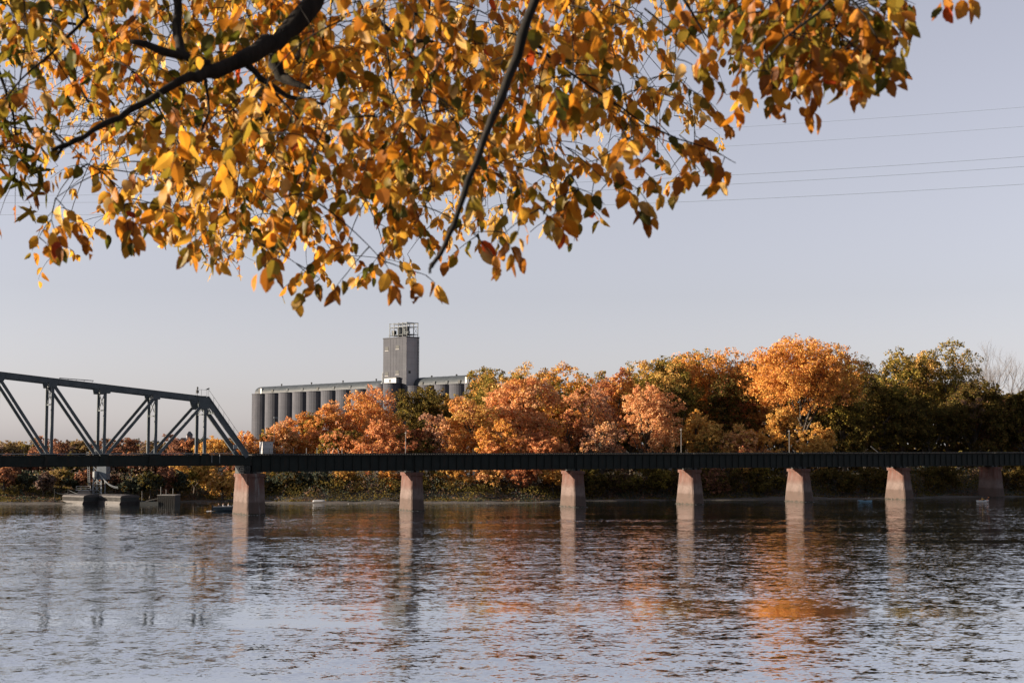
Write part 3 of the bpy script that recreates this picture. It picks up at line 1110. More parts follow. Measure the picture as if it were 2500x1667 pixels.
# ================================================================== trees on the far shore
PAL = {
    'salmon': [(0.600, 0.272, 0.121), (0.518, 0.218, 0.081), (0.677, 0.345, 0.165)],
    'orange': [(0.589, 0.271, 0.073), (0.499, 0.209, 0.054), (0.651, 0.337, 0.103)],
    'amber':  [(0.618, 0.311, 0.071), (0.680, 0.378, 0.101), (0.491, 0.222, 0.050)],
    'gold':   [(0.568, 0.338, 0.096), (0.652, 0.406, 0.131), (0.407, 0.244, 0.065)],
    'peach':  [(0.648, 0.352, 0.164), (0.560, 0.282, 0.115), (0.693, 0.417, 0.211)],
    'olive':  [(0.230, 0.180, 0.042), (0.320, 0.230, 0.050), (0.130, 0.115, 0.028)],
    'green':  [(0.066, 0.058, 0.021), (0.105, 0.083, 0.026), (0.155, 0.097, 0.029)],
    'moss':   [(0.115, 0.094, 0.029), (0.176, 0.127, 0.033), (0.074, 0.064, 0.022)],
    'rust':   [(0.300, 0.105, 0.050), (0.380, 0.150, 0.075), (0.210, 0.080, 0.045)],
    'pink':   [(0.410, 0.233, 0.152), (0.451, 0.239, 0.139), (0.331, 0.197, 0.137)],
    'dull_rust': [(0.237, 0.115, 0.074), (0.312, 0.155, 0.095), (0.175, 0.095, 0.068)],  # from here to dull_pink: distance haze put into the leaf colours
    'dull_gold': [(0.300, 0.209, 0.088), (0.362, 0.257, 0.108), (0.213, 0.155, 0.068)],
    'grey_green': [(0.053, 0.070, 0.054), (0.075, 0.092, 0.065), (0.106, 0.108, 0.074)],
    'dull_pink': [(0.275, 0.203, 0.169), (0.338, 0.223, 0.169), (0.213, 0.169, 0.149)],
    'brown':  [(0.140, 0.090, 0.060), (0.200, 0.120, 0.075), (0.100, 0.070, 0.053)],
}

def leaf_quads(pts, nrm, size, r):
    """Diamond leaves at pts, roughly facing nrm."""
    n = len(pts)
    u = r.normal(size=(n, 3))
    u -= nrm * (u * nrm).sum(1)[:, None]
    u /= np.linalg.norm(u, axis=1)[:, None] + 1e-9
    w = np.cross(nrm, u)
    a = (size * r.uniform(.65, 1.25, n))[:, None]
    b = a * r.uniform(.45, .8, n)[:, None]
    bend = nrm * (a * r.uniform(-.25, .25, n)[:, None])
    v = np.stack([pts - u * a, pts - w * b + bend, pts + u * a, pts + w * b + bend], 1).reshape(-1, 3)
    q = np.arange(n * 4).reshape(n, 4)
    return v, q

def unit(r, n):
    d = r.normal(size=(n, 3))
    return d / (np.linalg.norm(d, axis=1)[:, None] + 1e-9)

def crown_arrays(r, rx, ry, h, n, size, pals, weights, nl, sparse=0.0, flat=1.0):
    """Leaves in many uneven lobes inside an egg of half-width rx, ry and height h (base at z = 0)."""
    # lobe centres: near the surface of the egg, more towards the top
    d = unit(r, nl * 3)
    d = d[d[:, 2] > -.75][:nl]
    rad = r.uniform(.45, .92, len(d)) ** .7
    zc = h * .52
    prof = lambda zz: np.sqrt(np.clip(1 - ((zz - .48) / .56) ** 2, .05, 1))
    c = d * rad[:, None]
    c = np.stack([c[:, 0] * rx * .80, c[:, 1] * ry * .80, zc + c[:, 2] * h * .42], 1)
    inner = np.stack([r.uniform(-.4, .4, nl // 3) * rx, r.uniform(-.4, .4, nl // 3) * ry, r.uniform(.15, .75, nl // 3) * h], 1)
    c = np.concatenate([c, inner])
    mean = (rx * ry * h * .5) ** (1 / 3)
    lr = mean * r.uniform(.20, .40, len(c)) * (1 - .25 * sparse)
    # twig-scale tufts on every lobe
    nt = 22
    td = unit(r, len(c) * nt).reshape(len(c), nt, 3)
    td[:, :, 2] = np.abs(td[:, :, 2]) * np.where(r.random((len(c), nt)) < .75, 1, -1)
    tp = c[:, None, :] + td * (lr[:, None] * r.uniform(.65, 1.12, (len(c), nt)))[:, :, None]
    tr_ = lr[:, None] * r.uniform(.16, .38, (len(c), nt))
    vol = (lr[:, None] * tr_).ravel()
    li = r.choice(len(c) * nt, n, p=vol / vol.sum())
    lobe = li // nt
    dd = unit(r, n)
    rr_ = tr_.ravel()[li] * r.uniform(0.15, 1.05, n) ** .6
    pts = tp.reshape(-1, 3)[li] + dd * rr_[:, None] * np.array([1, 1, .8])
    out = pts - c[lobe]
    out /= np.linalg.norm(out, axis=1)[:, None] + 1e-9
    nr = out * .55 + unit(r, n) * .75 + np.array([0, 0, .12])
    nr /= np.linalg.norm(nr, axis=1)[:, None]
    v, q = leaf_quads(pts, nr, size, r)
    # colour: each lobe leans to one of the tree's hues, each leaf varies
    pk = list(pals)
    wsum = np.array(weights) / sum(weights)
    lp_ = r.choice(len(pk), len(c), p=wsum)
    leafp = np.where(r.random(n) < .72, lp_[lobe], r.choice(len(pk), n, p=wsum))
    table = np.array([PAL[k] for k in pk])
    col = table[leafp, r.integers(0, 3, n)]
    col = col * r.uniform(.72, 1.2, n)[:, None] * (np.array([1, .97, .95]) + r.normal(size=(n, 3)) * .05)
    col = np.clip(col, .005, .8)
    col = np.concatenate([col, np.ones((n, 1))], 1)
    return v, q, col, c, lr

def limbs(r, cents, zc_trunk, h_base, rt, nb, top_z):
    """Tapered trunk with limbs reaching out to lobe centres, about the local origin."""
    m = MB()
    lean = r.uniform(-.6, .6, 2)
    pts = [Vector((lean[0] * (k / 5) ** 2, lean[1] * (k / 5) ** 2, -h_base + (top_z + h_base) * k / 5)) for k in range(6)]
    m.tube(pts, [rt * (1.25 if k == 0 else 1 - .16 * k) for k in range(6)], 7, False)
    idx = r.permutation(len(cents))[:nb]
    for i in idx:
        t = Vector(cents[i])
        k = r.uniform(.35, .95)
        j = min(4, int(k * 5))
        a = pts[j].lerp(pts[j + 1], k * 5 - j)
        if t.z < a.z:
            a = pts[1].lerp(pts[2], r.random())
        mid = a.lerp(t, .5) + Vector((r.uniform(-.4, .4), r.uniform(-.4, .4), r.uniform(0, .8)))
        m.tube([a, mid, t], [rt * .42, rt * .28, rt * .10], 5, False)
        for _ in range(3):
            e = t + Vector(unit(r, 1)[0]) * r.uniform(.8, 1.8)
            m.tube([mid.lerp(t, r.uniform(.3, .95)), e], [rt * .13, rt * .05], 3, False)
    return m

NTREE = [0]
def tree(px, top_py, Y, wpx, pals, weights, label, cat='tree', bot_py=None, n=9000, size=.40, nl=26, name='autumn_tree', depth=None, group='trees on the far shore', bark='bark', nb=12, sparse=0):
    NTREE[0] += 1
    r = np.random.default_rng(500 + NTREE[0])
    base = P(px, 1090, Y)
    gz = float(ground_z(base.x, Y))
    zt = CAMZ + (HORIZON - top_py + 7) * Y / F
    rx = wpx * .62 * Y / F
    ry = depth or rx * .85
    ztot = zt - gz
    zb = (CAMZ + (HORIZON - bot_py) * Y / F - gz) if bot_py else max(1.2, ztot * .16)
    root = thing(name, label, cat, (base.x, Y, gz), 0, group)
    h = ztot - zb
    v, q, col, c, lr = crown_arrays(r, rx, ry, h, int(n * 1.6), size * .80, pals, weights, nl, sparse)
    v[:, 2] += zb
    c = c + np.array([0, 0, zb])
    tk = limbs(r, c, 0, .6, .20 + ztot * .013, nb, zb + h * .55)
    tk.build('trunk', M[bark], root, True)
    o = put('crown', np_mesh('crown', v, q, M['crown'], {'leafcol': col}), root)
    return root

# ---- centre and right bank, picture columns left to right
T = tree
T(527, 1062, 348, 95, ['gold', 'amber'], [3, 1], 'golden tree seen through the sloping end of the truss', n=6000, size=.30, nl=18)
T(476, 1120, 338, 110, ['gold', 'olive'], [3, 2], 'yellow-green tree under the truss, beside the broad pier', n=6500, size=.30, nl=18)
T(610, 1060, 352, 95, ['orange', 'peach'], [2, 1], 'small orange tree at the foot of the leftmost silo', n=6000, size=.30, nl=18)
T(682, 1040, 354, 115, ['peach', 'orange', 'olive'], [3, 2, 1], 'pale orange tree behind the white cabinet', n=7000, size=.32, nl=20)
T(742, 1014, 360, 120, ['orange', 'salmon', 'olive'], [3, 2, 1], 'orange tree below the middle silos, right of the white cabinet', n=7500, size=.33, nl=22)
T(798, 986, 366, 100, ['peach', 'orange'], [2, 2], 'round light orange tree hiding the lower silos', n=7500, size=.33, nl=20)
T(830, 1045, 350, 110, ['olive', 'moss', 'salmon'], [2, 1, 2], 'mottled green and salmon tree above the thin deck posts', n=7000, size=.32, nl=20)
T(905, 956, 372, 180, ['peach', 'orange', 'salmon'], [2, 3, 2], 'broad round orange tree right below the elevator tower', n=12000, size=.36, nl=30)
T(1022, 955, 392, 145, ['green', 'olive', 'moss'], [4, 1, 2], 'dark green tree with a golden rim below the elevator tower', n=11000, size=.36, nl=26)
T(925, 1036, 347, 150, ['salmon', 'amber'], [3, 1], 'bright salmon tree just above the girder, left of the slim pole', n=9000, size=.32, nl=24)
T(1012, 1052, 349, 110, ['rust', 'moss', 'pink'], [2, 2, 1], 'brownish tree right of the first slim pole', n=7000, size=.32, nl=20)
T(1105, 950, 398, 100, ['olive', 'gold'], [3, 2], 'olive tree beside the rounded end of the elevator gallery', n=10000, size=.36, nl=26)
T(1060, 1000, 352, 90, ['pink', 'peach'], [2, 1], 'thin pinkish tree with bare limbs before the dark green tree', n=3600, size=.30, nl=20, nb=20, sparse=.6)
T(1235, 908, 402, 170, ['moss', 'olive', 'gold'], [2, 3, 1], 'green topped tree on the skyline between elevator and salmon trees', n=13000, size=.38, nl=30)
T(1150, 972, 356, 145, ['orange', 'gold', 'peach'], [2, 2, 2], 'golden orange tree above the girder between second and third piers', n=11000, size=.34, nl=28)
T(1275, 912, 368, 190, ['salmon', 'peach', 'orange'], [4, 2, 1], 'large salmon tree in the middle of the woods', n=14000, size=.36, nl=32)
T(1372, 902, 395, 130, ['amber', 'olive'], [2, 2], 'amber and olive tree behind the large salmon tree', n=10000, size=.37, nl=26)
T(1225, 1030, 347, 120, ['amber', 'salmon'], [2, 2], 'amber tree with dark limbs above the second girder span', n=8000, size=.32, nl=22)
T(1335, 1062, 346, 105, ['salmon', 'rust'], [3, 1], 'low bright salmon tree behind the third pier', n=7000, size=.31, nl=20)
T(1385, 985, 358, 80, ['orange', 'rust'], [2, 2], 'narrow rusty orange tree right of the large salmon tree', n=6000, size=.32, nl=18)
T(1440, 918, 378, 120, ['pink', 'salmon', 'peach'], [3, 2, 1], 'pinkish half bare tree with visible branches', n=5500, size=.32, nl=26, nb=24, sparse=.5)
T(1505, 900, 388, 115, ['orange', 'rust', 'salmon'], [3, 2, 1], 'deep orange tree left of the tall olive crowns', n=9500, size=.36, nl=24)
T(1470, 1015, 352, 110, ['pink', 'brown', 'peach'], [3, 2, 2], 'greyish pink shrub-like tree beside the third girder span', n=5200, size=.30, nl=20, nb=20, sparse=.5)
T(1580, 935, 356, 150, ['salmon', 'peach'], [2, 3], 'peach coloured tree left of the pole above the fourth pier', n=8500, size=.33, nl=26, nb=18, sparse=.3)
T(1612, 862, 408, 185, ['olive', 'gold', 'moss'], [3, 2, 1], 'tall olive gold tree left of the tall orange crown', n=13000, size=.40, nl=30)
T(1735, 846, 418, 215, ['orange', 'amber', 'olive'], [4, 1, 1], 'tall orange tree on the skyline with a ragged dome', n=15000, size=.40, nl=32)
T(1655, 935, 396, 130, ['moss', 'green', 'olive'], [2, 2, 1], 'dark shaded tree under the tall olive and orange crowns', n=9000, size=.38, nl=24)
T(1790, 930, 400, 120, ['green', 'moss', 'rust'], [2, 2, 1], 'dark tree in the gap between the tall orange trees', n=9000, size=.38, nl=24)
T(1703, 1002, 362, 80, ['gold', 'amber'], [3, 1], 'slender bright gold tree right of the second slim pole', n=5500, size=.30, nl=18)
T(1745, 1040, 357, 95, ['gold', 'moss'], [3, 1], 'low feathery gold tree before the dark hollow', n=5500, size=.30, nl=18)
T(1805, 1050, 356, 110, ['peach', 'gold', 'rust'], [2, 2, 1], 'low peach and gold tree left of the third slim pole', n=6500, size=.30, nl=20)
T(1958, 852, 386, 290, ['amber', 'orange', 'salmon'], [3, 4, 1], 'great amber tree with the broadest crown in the woods', n=21000, size=.38, nl=44, bot_py=1010)
T(1915, 985, 373, 85, ['gold', 'amber'], [3, 1], 'hanging gold foliage below the great amber crown', n=6000, size=.31, nl=18)
T(1990, 1028, 366, 105, ['gold', 'amber'], [3, 1], 'low bright gold tree right of the third slim pole', n=7000, size=.31, nl=20)
T(1850, 1040, 358, 70, ['amber', 'peach'], [2, 1], 'small amber tree beside the third slim pole', n=4500, size=.30, nl=16)
T(2062, 985, 392, 110, ['moss', 'olive', 'green'], [2, 2, 2], 'dull olive tree under the edge of the great amber crown', n=8000, size=.37, nl=22)
T(2112, 872, 440, 85, ['moss', 'brown'], [2, 2], 'thin see-through tree right of the great amber crown', n=3200, size=.34, nl=22, nb=22, sparse=.6)
T(2205, 865, 424, 160, ['olive', 'gold', 'green'], [3, 2, 2], 'dark tree with gold spires left of the tallest crown', n=13000, size=.40, nl=34)
T(2312, 828, 430, 150, ['gold', 'olive', 'moss'], [2, 3, 1], 'tallest loose gold and olive tree on the skyline', n=9500, size=.38, nl=32, nb=18, sparse=.35)
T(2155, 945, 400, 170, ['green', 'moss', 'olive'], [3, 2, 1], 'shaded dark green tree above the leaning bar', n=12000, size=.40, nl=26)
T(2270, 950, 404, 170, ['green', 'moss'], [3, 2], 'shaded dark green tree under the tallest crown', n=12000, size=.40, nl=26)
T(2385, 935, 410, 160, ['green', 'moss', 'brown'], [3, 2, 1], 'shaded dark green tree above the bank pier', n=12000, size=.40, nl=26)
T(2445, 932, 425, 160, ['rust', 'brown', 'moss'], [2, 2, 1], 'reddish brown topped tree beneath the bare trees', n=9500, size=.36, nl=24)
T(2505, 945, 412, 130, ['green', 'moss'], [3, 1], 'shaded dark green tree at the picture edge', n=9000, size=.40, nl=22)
T(2375, 915, 440, 75, ['brown', 'moss'], [2, 1], 'thin brown tree between the tallest crown and the bare trees', n=2600, size=.32, nl=20, nb=22, sparse=.6)
T(2590, 930, 430, 150, ['moss', 'green'], [2, 2], 'dark green tree just beyond the right picture edge', n=6000, size=.45, nl=22)
# low lit foliage hanging over the bank, seen under the girders
B = 'bushes along the far bank'
T(852, 1150, 338, 75, ['gold', 'olive'], [3, 1], 'bright gold bush under the girder, left of the second pier', 'bush', 1212, 4200, .27, 14, 'river_bush', group=B)
T(952, 1150, 339, 70, ['amber', 'rust'], [2, 1], 'amber bush touching the second pier', 'bush', 1210, 3600, .27, 14, 'river_bush', group=B)
T(1110, 1140, 342, 95, ['gold', 'amber'], [3, 1], 'gold bush under the girder right of the second pier', 'bush', 1206, 4600, .27, 16, 'river_bush', group=B)
T(1190, 1140, 341, 80, ['peach', 'gold'], [2, 1], 'peach bush between second and third piers', 'bush', 1192, 3800, .27, 14, 'river_bush', group=B)
T(1270, 1135, 341, 110, ['salmon', 'rust'], [3, 1], 'salmon bush just left of the third pier', 'bush', 1186, 4600, .27, 16, 'river_bush', group=B)
T(1350, 1145, 342, 80, ['amber', 'gold'], [2, 1], 'amber bush partly behind the third pier', 'bush', 1192, 3800, .27, 14, 'river_bush', group=B)
T(1590, 1148, 350, 120, ['moss', 'olive'], [2, 1], 'dull olive bush between third and fourth piers', 'bush', 1202, 4600, .29, 16, 'river_bush', group=B)
T(545, 1150, 336, 90, ['gold', 'peach'], [2, 1], 'gold bush beside the motor boat', 'bush', 1215, 4200, .27, 16, 'river_bush', group=B)
T(655, 1150, 341, 60, ['amber', 'olive'], [1, 2], 'amber and olive bush right behind the broad pier', 'bush', 1212, 3200, .27, 12, 'river_bush', group=B)

T(1440, 1150, 346, 110, ['green', 'moss'], [2, 1], 'dark green bush just right of the third pier', 'bush', 1212, 4600, .29, 16, 'river_bush', group=B)
T(1510, 1160, 349, 90, ['moss', 'brown'], [2, 1], 'low mossy bush above the pale driftwood log', 'bush', 1212, 3800, .29, 14, 'river_bush', group=B)
T(1660, 1150, 352, 80, ['green', 'brown'], [2, 1], 'dark bush just left of the fourth pier', 'bush', 1214, 3600, .29, 14, 'river_bush', group=B)
T(1760, 1148, 353, 120, ['moss', 'dull_rust'], [2, 1], 'brownish bush right of the fourth pier', 'bush', 1214, 4600, .29, 16, 'river_bush', group=B)
T(1860, 1150, 355, 110, ['green', 'moss', 'olive'], [2, 2, 1], 'dark green bush left of the fifth pier', 'bush', 1212, 4600, .29, 16, 'river_bush', group=B)
T(2040, 1148, 360, 120, ['green', 'moss'], [2, 1], 'dark green bush right of the fifth pier', 'bush', 1210, 4600, .29, 16, 'river_bush', group=B)
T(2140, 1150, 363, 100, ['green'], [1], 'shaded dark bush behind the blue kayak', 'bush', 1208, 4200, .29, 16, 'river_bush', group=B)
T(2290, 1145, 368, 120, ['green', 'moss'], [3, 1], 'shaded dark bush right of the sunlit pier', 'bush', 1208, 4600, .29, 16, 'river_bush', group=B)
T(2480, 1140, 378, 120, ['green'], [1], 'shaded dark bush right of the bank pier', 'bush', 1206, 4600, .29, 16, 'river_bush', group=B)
T(700, 1148, 338, 110, ['green', 'grey_green'], [2, 1], 'dark green bush above the white skiff', 'bush', 1214, 4600, .28, 16, 'river_bush', group=B)
T(775, 1150, 339, 100, ['grey_green', 'moss'], [2, 1], 'grey-green bush left of the bright gold bush', 'bush', 1213, 4200, .28, 16, 'river_bush', group=B)
T(1030, 1150, 341, 90, ['green', 'moss'], [2, 1], 'dark green bush just right of the second pier', 'bush', 1210, 4000, .28, 16, 'river_bush', group=B)
# crowns that close the skyline
T(1195, 903, 412, 120, ['olive', 'amber', 'moss'], [2, 2, 1], 'olive amber tree on the skyline just right of the elevator', n=9000, size=.38, nl=26)
T(1300, 898, 416, 150, ['amber', 'gold', 'olive'], [2, 1, 2], 'amber skyline tree above the large salmon tree', n=10000, size=.38, nl=28)
T(1445, 900, 410, 130, ['orange', 'pink', 'olive'], [2, 1, 1], 'rosy orange skyline tree above the half bare tree', n=9000, size=.38, nl=26)
T(1540, 885, 414, 110, ['olive', 'amber'], [2, 2], 'olive amber tree at the step up to the tall crowns', n=8000, size=.38, nl=24)
T(1680, 862, 428, 130, ['olive', 'orange'], [2, 2], 'olive and orange tree between the two tall skyline crowns', n=10000, size=.39, nl=28)
T(1830, 866, 424, 120, ['orange', 'amber', 'rust'], [2, 2, 1], 'orange skyline tree between the ragged dome and the great amber crown', n=9500, size=.39, nl=26)
T(2060, 858, 432, 120, ['olive', 'amber'], [2, 2], 'olive amber tree behind the right edge of the great amber crown', n=8500, size=.39, nl=26)
T(2255, 850, 440, 110, ['olive', 'gold'], [2, 2], 'olive gold tree rising just left of the tallest crown', n=8000, size=.39, nl=26)

# ---- bare trees at the right
def bare_tree(px, top_py, Y, label, seed, spread=.32):
    r = random.Random(seed)
    base = P(px, 1090, Y)
    gz = float(ground_z(base.x, Y))
    H = CAMZ + (HORIZON - top_py) * Y / F - gz
    root = thing('bare_tree', label, 'tree', (base.x, Y, gz), 0, 'bare trees on the skyline')
    tk, tw_ = MB(), MB()
    def grow(p, d, L, rad, lev):
        q = p + d * L
        mid = p.lerp(q, .5) + Vector((r.uniform(-.05, .05), r.uniform(-.05, .05), 0)) * L
        (tk if lev < 2 else tw_).tube([p, mid, q], [rad, rad * .85, rad * .65], 5 if lev < 2 else 3, False)
        if lev >= 6:
            return
        for _ in range(3 if lev in (1, 2, 3, 4) else 2):
            nd = (d + Vector((r.uniform(-1, 1), r.uniform(-1, 1), r.uniform(-.15, .55))) * spread * 1.9).normalized()
            grow(p.lerp(q, r.uniform(.6, 1.0)), nd, L * r.uniform(.58, .80), rad * .55, lev + 1)
    grow(Vector((0, 0, -.5)), Vector((0, 0, 1)), H * .42, .42, 0)
    tk.build('trunk', M['bark_grey'], root)
    tw_.build('twigs', M['bark_grey'], root)
bare_tree(2428, 868, 452, 'leafless grey tree on the skyline right of the tallest crown', 5)
bare_tree(2396, 892, 458, 'leafless grey tree low between the tallest crown and the taller leafless ones', 17)
bare_tree(2462, 880, 470, 'leafless grey tree between the two tall leafless ones', 23)
bare_tree(2490, 862, 456, 'leafless grey tree at the right picture edge', 9)
bare_tree(2520, 872, 452, 'leafless grey tree just beyond the right picture edge', 13)

# ---- opposite shore at the left: three loose rows on a rising slope
HUES = [(['dull_rust', 'rust'], [3, 1], 'rust red'), (['dull_pink', 'brown'], [2, 2], 'greyish pink'), (['grey_green', 'green'], [2, 1], 'dark green'), (['dull_gold', 'olive'], [3, 1], 'yellow'),
        (['salmon', 'dull_rust'], [1, 2], 'salmon'), (['moss', 'grey_green'], [2, 2], 'olive'), (['brown', 'dull_rust'], [2, 1], 'brown'), (['dull_gold', 'dull_pink'], [2, 1], 'peach')]
FRONT = [(-330, 1152, 3), (-260, 1148, 0), (-190, 1156, 2), (-120, 1150, 6), (-60, 1150, 4), (12, 1140, 4), (62, 1165, 2), (108, 1160, 1), (152, 1150, 3), (186, 1172, 2), (226, 1152, 4), (280, 1168, 6), (322, 1176, 2), (368, 1158, 5), (412, 1150, 0), (440, 1160, 2)]
MIDDLE = [(-300, 1116, 0), (-220, 1112, 7), (-130, 1116, 5), (-40, 1118, 1), (30, 1120, 0), (78, 1116, 6), (122, 1112, 0), (170, 1118, 5), (214, 1110, 7), (262, 1116, 1), (306, 1108, 4), (350, 1114, 6), (392, 1108, 0), (432, 1110, 4), (580, 1100, 4)]
BACK = [(-330, 1084, 7), (-240, 1082, 0), (-145, 1085, 5), (-50, 1085, 3), (15, 1086, 7), (75, 1082, 3), (120, 1080, 4), (165, 1086, 1), (205, 1084, 7), (250, 1086, 6), (300, 1080, 4), (345, 1083, 5), (375, 1085, 7), (415, 1078, 0), (450, 1082, 4), (497, 1078, 2), (560, 1082, 7)]
ORD = ['first', 'second', 'third', 'fourth', 'fifth', 'sixth', 'seventh', 'eighth', 'ninth', 'tenth', 'eleventh', 'twelfth', 'thirteenth', 'fourteenth', 'fifteenth', 'sixteenth', 'seventeenth']
for row, Y0, dY, wid, nn, phrase, sz in ((FRONT, 329, 7, 62, 3600, 'front row of the far left shore', .26), (MIDDLE, 362, 12, 70, 4200, 'middle row of the far left shore', .30), (BACK, 440, 40, 86, 4600, 'back row on the far left skyline', .36)):
    for k, (px, tp, hue) in enumerate(row):
        pa, we, nm = HUES[hue]
        rr = random.Random(px * 3 + 1)
        off = sum(1 for q in row if q[0] < -20)
        where = ('%s from the left edge, %s' % (ORD[k - off], phrase)) if k >= off else ('%s beyond the left picture edge, %s' % (ORD[off - 1 - k], phrase))
        T(px, tp + rr.uniform(-3, 3), Y0 + rr.uniform(0, dY), wid * rr.uniform(.85, 1.2), pa, we, '%s tree, %s' % (nm, where), n=nn, size=sz, nl=16, nb=7, group='trees of the far left shore',
          bot_py=None)

# ---- masses nobody could count: undergrowth on the bank, far woodland filling the gaps
def leaf_mass(name, label, cat, pts, size, pals, seed, clump=None):
    r = np.random.default_rng(seed)
    n = len(pts)
    nr = unit(r, n) * .8 + np.array([0, -.3, .3])
    nr /= np.linalg.norm(nr, axis=1)[:, None]
    v, q = leaf_quads(pts, nr, size, r)
    table = np.array([PAL[k] for k in pals])
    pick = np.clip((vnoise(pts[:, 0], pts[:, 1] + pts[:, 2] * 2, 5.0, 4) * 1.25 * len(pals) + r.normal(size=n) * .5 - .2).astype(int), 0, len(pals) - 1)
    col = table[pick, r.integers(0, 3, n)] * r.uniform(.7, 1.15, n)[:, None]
    col = np.concatenate([col, np.ones((n, 1))], 1)
    o = put(name, np_mesh(name, v, q, M['crown'], {'leafcol': col}))
    tag(o, label, cat, kind='stuff')
r = np.random.default_rng(77)
n = 100000
px = r.uniform(-500, 3000, n)
dsh = r.uniform(4, 30, n)
Yq = 335 + (px - 1250) / 3800 * 30
X_ = (px - CX) / F * 340
for _ in range(3):
    Y_ = shore_y(X_) + dsh
    X_ = (px - CX) / F * Y_
hmax = 1.2 + 5.0 * vnoise(X_, Y_ * .35, 6.5, 5) * (.35 + .65 * vnoise(X_, Y_, 2.2, 6)) + np.clip((dsh - 14) * .12, 0, 2)
hmax = np.where(px < 560, hmax * .42, hmax) * np.clip((dsh - 2.5 - 7 * vnoise(X_, X_ * 0, 9, 14)) / 5, .05, 1)
zz = ground_z(X_, Y_) + hmax * r.random(n) ** .8
leaf_mass('undergrowth', 'tangled dark undergrowth along the far river bank', 'undergrowth', np.stack([X_, Y_, zz], 1), .24, ['green', 'moss', 'green', 'grey_green', 'brown', 'green', 'moss'], 78)  # dark green leaves, the shade of the bank put into their palette
n = 76000
px = r.uniform(1000, 3250, n)
Y_ = r.uniform(445, 500, n)
X_ = (px - CX) / F * Y_
tops = np.interp(px, [1000, 1100, 1500, 1600, 2000, 2100, 2380, 2400, 2700, 3250], [1000, 955, 950, 905, 900, 905, 935, 955, 945, 940]) + vnoise(px, px * 0, 40, 7) * 30
ztop = CAMZ + (HORIZON - tops) * Y_ / F
g = ground_z(X_, Y_)
zz = g + (ztop - g) * r.random(n) ** .75
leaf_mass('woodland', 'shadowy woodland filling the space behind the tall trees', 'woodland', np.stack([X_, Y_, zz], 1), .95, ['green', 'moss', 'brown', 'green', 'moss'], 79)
n = 44000
px = r.uniform(-1150, 720, n)
Y_ = r.uniform(480, 600, n)
X_ = (px - CX) / F * Y_
tops = 1084 + vnoise(px, px * 0, 26, 8) * 12 - 4
ztop = CAMZ + (HORIZON - tops) * Y_ / F
g = ground_z(X_, Y_)
zz = g + np.maximum(ztop - g, 1) * r.random(n) ** .7
leaf_mass('woodland', 'autumn woodland in haze-muted colours along the far left skyline', 'woodland', np.stack([X_, Y_, zz], 1), .55, ['dull_gold', 'moss', 'dull_pink', 'grey_green', 'dull_gold', 'dull_rust', 'brown'], 80)
n = 16000
px = r.uniform(-250, 470, n)
Y_ = r.uniform(345, 440, n)
X_ = (px - CX) / F * Y_
g = ground_z(X_, Y_)
zz = g + r.random(n) * (1.5 + 5 * vnoise(X_, Y_, 9, 9))
leaf_mass('undergrowth', 'brown and grey undergrowth on the far left slope', 'undergrowth', np.stack([X_, Y_, zz], 1), .34, ['brown', 'grey_green', 'dull_pink', 'green', 'grey_green'], 81)

# ================================================================== people, boats, barges, shore things
def person_mat(name, top, legs, skin=(.42, .25, .17), hair=(.05, .035, .025)):
    t = NT(name)
    sep = t.n('SeparateXYZ')
    c = t.n('TexCoord')
    t.l(c.outputs['Object'], sep.inputs[0])
    zz = t.math('MULTIPLY', sep.outputs[2], .5)
    a = t.ramp(zz, [(0, legs), (.085, legs), (.09, top), (.315, top), (.32, skin), (.425, skin), (.43, hair)])
    t.l(a, t.b.inputs['Base Color'])
    t.b.inputs['Roughness'].default_value = .8
    return t.m

def seated_person(label, loc, rz, top, legs, reach=.45, lift=.0):
    """Seated figure about 0.95 m above its seat, one continuous skinned body; origin at the seat."""
    V = [(0, 0, .08), (0, .01, .28), (0, .02, .50), (0, .02, .62), (0, .0, .74), (0, -.01, .88),
         (.17, .02, .55), (.24, -.12, .36), (.16, -reach, .38 + lift), (.14, -reach - .09, .38 + lift),
         (-.17, .02, .55), (-.24, -.12, .36), (-.16, -reach, .38 + lift), (-.14, -reach - .09, .38 + lift),
         (.10, -.06, .06), (.13, -.46, .12), (.13, -.62, -.22), (.13, -.76, -.24),
         (-.10, -.06, .06), (-.13, -.46, .12), (-.13, -.62, -.22), (-.13, -.76, -.24)]
    Eg = [(0, 1), (1, 2), (2, 3), (3, 4), (4, 5), (2, 6), (6, 7), (7, 8), (8, 9), (2, 10), (10, 11), (11, 12), (12, 13), (0, 14), (14, 15), (15, 16), (16, 17), (0, 18), (18, 19), (19, 20), (20, 21)]
    rad = [.15, .14, .15, .065, .10, .085, .075, .055, .042, .04, .075, .055, .042, .04, .09, .075, .055, .045, .09, .075, .055, .045]
    me = bpy.data.meshes.new('person')
    me.from_pydata(V, Eg, [])
    o = put('person', me)
    sk = o.modifiers.new('skin', 'SKIN')
    for i, sv in enumerate(me.skin_vertices[0].data):
        sv.radius = (rad[i], rad[i] * .8)
        sv.use_root = (i == 0)
    sb = o.modifiers.new('sub', 'SUBSURF')
    sb.levels = sb.render_levels = 1
    me.materials.append(person_mat('clothes', top, legs))
    o.location = loc
    o.rotation_euler = (0, 0, rz)
    tag(o, label, 'person')
    return o

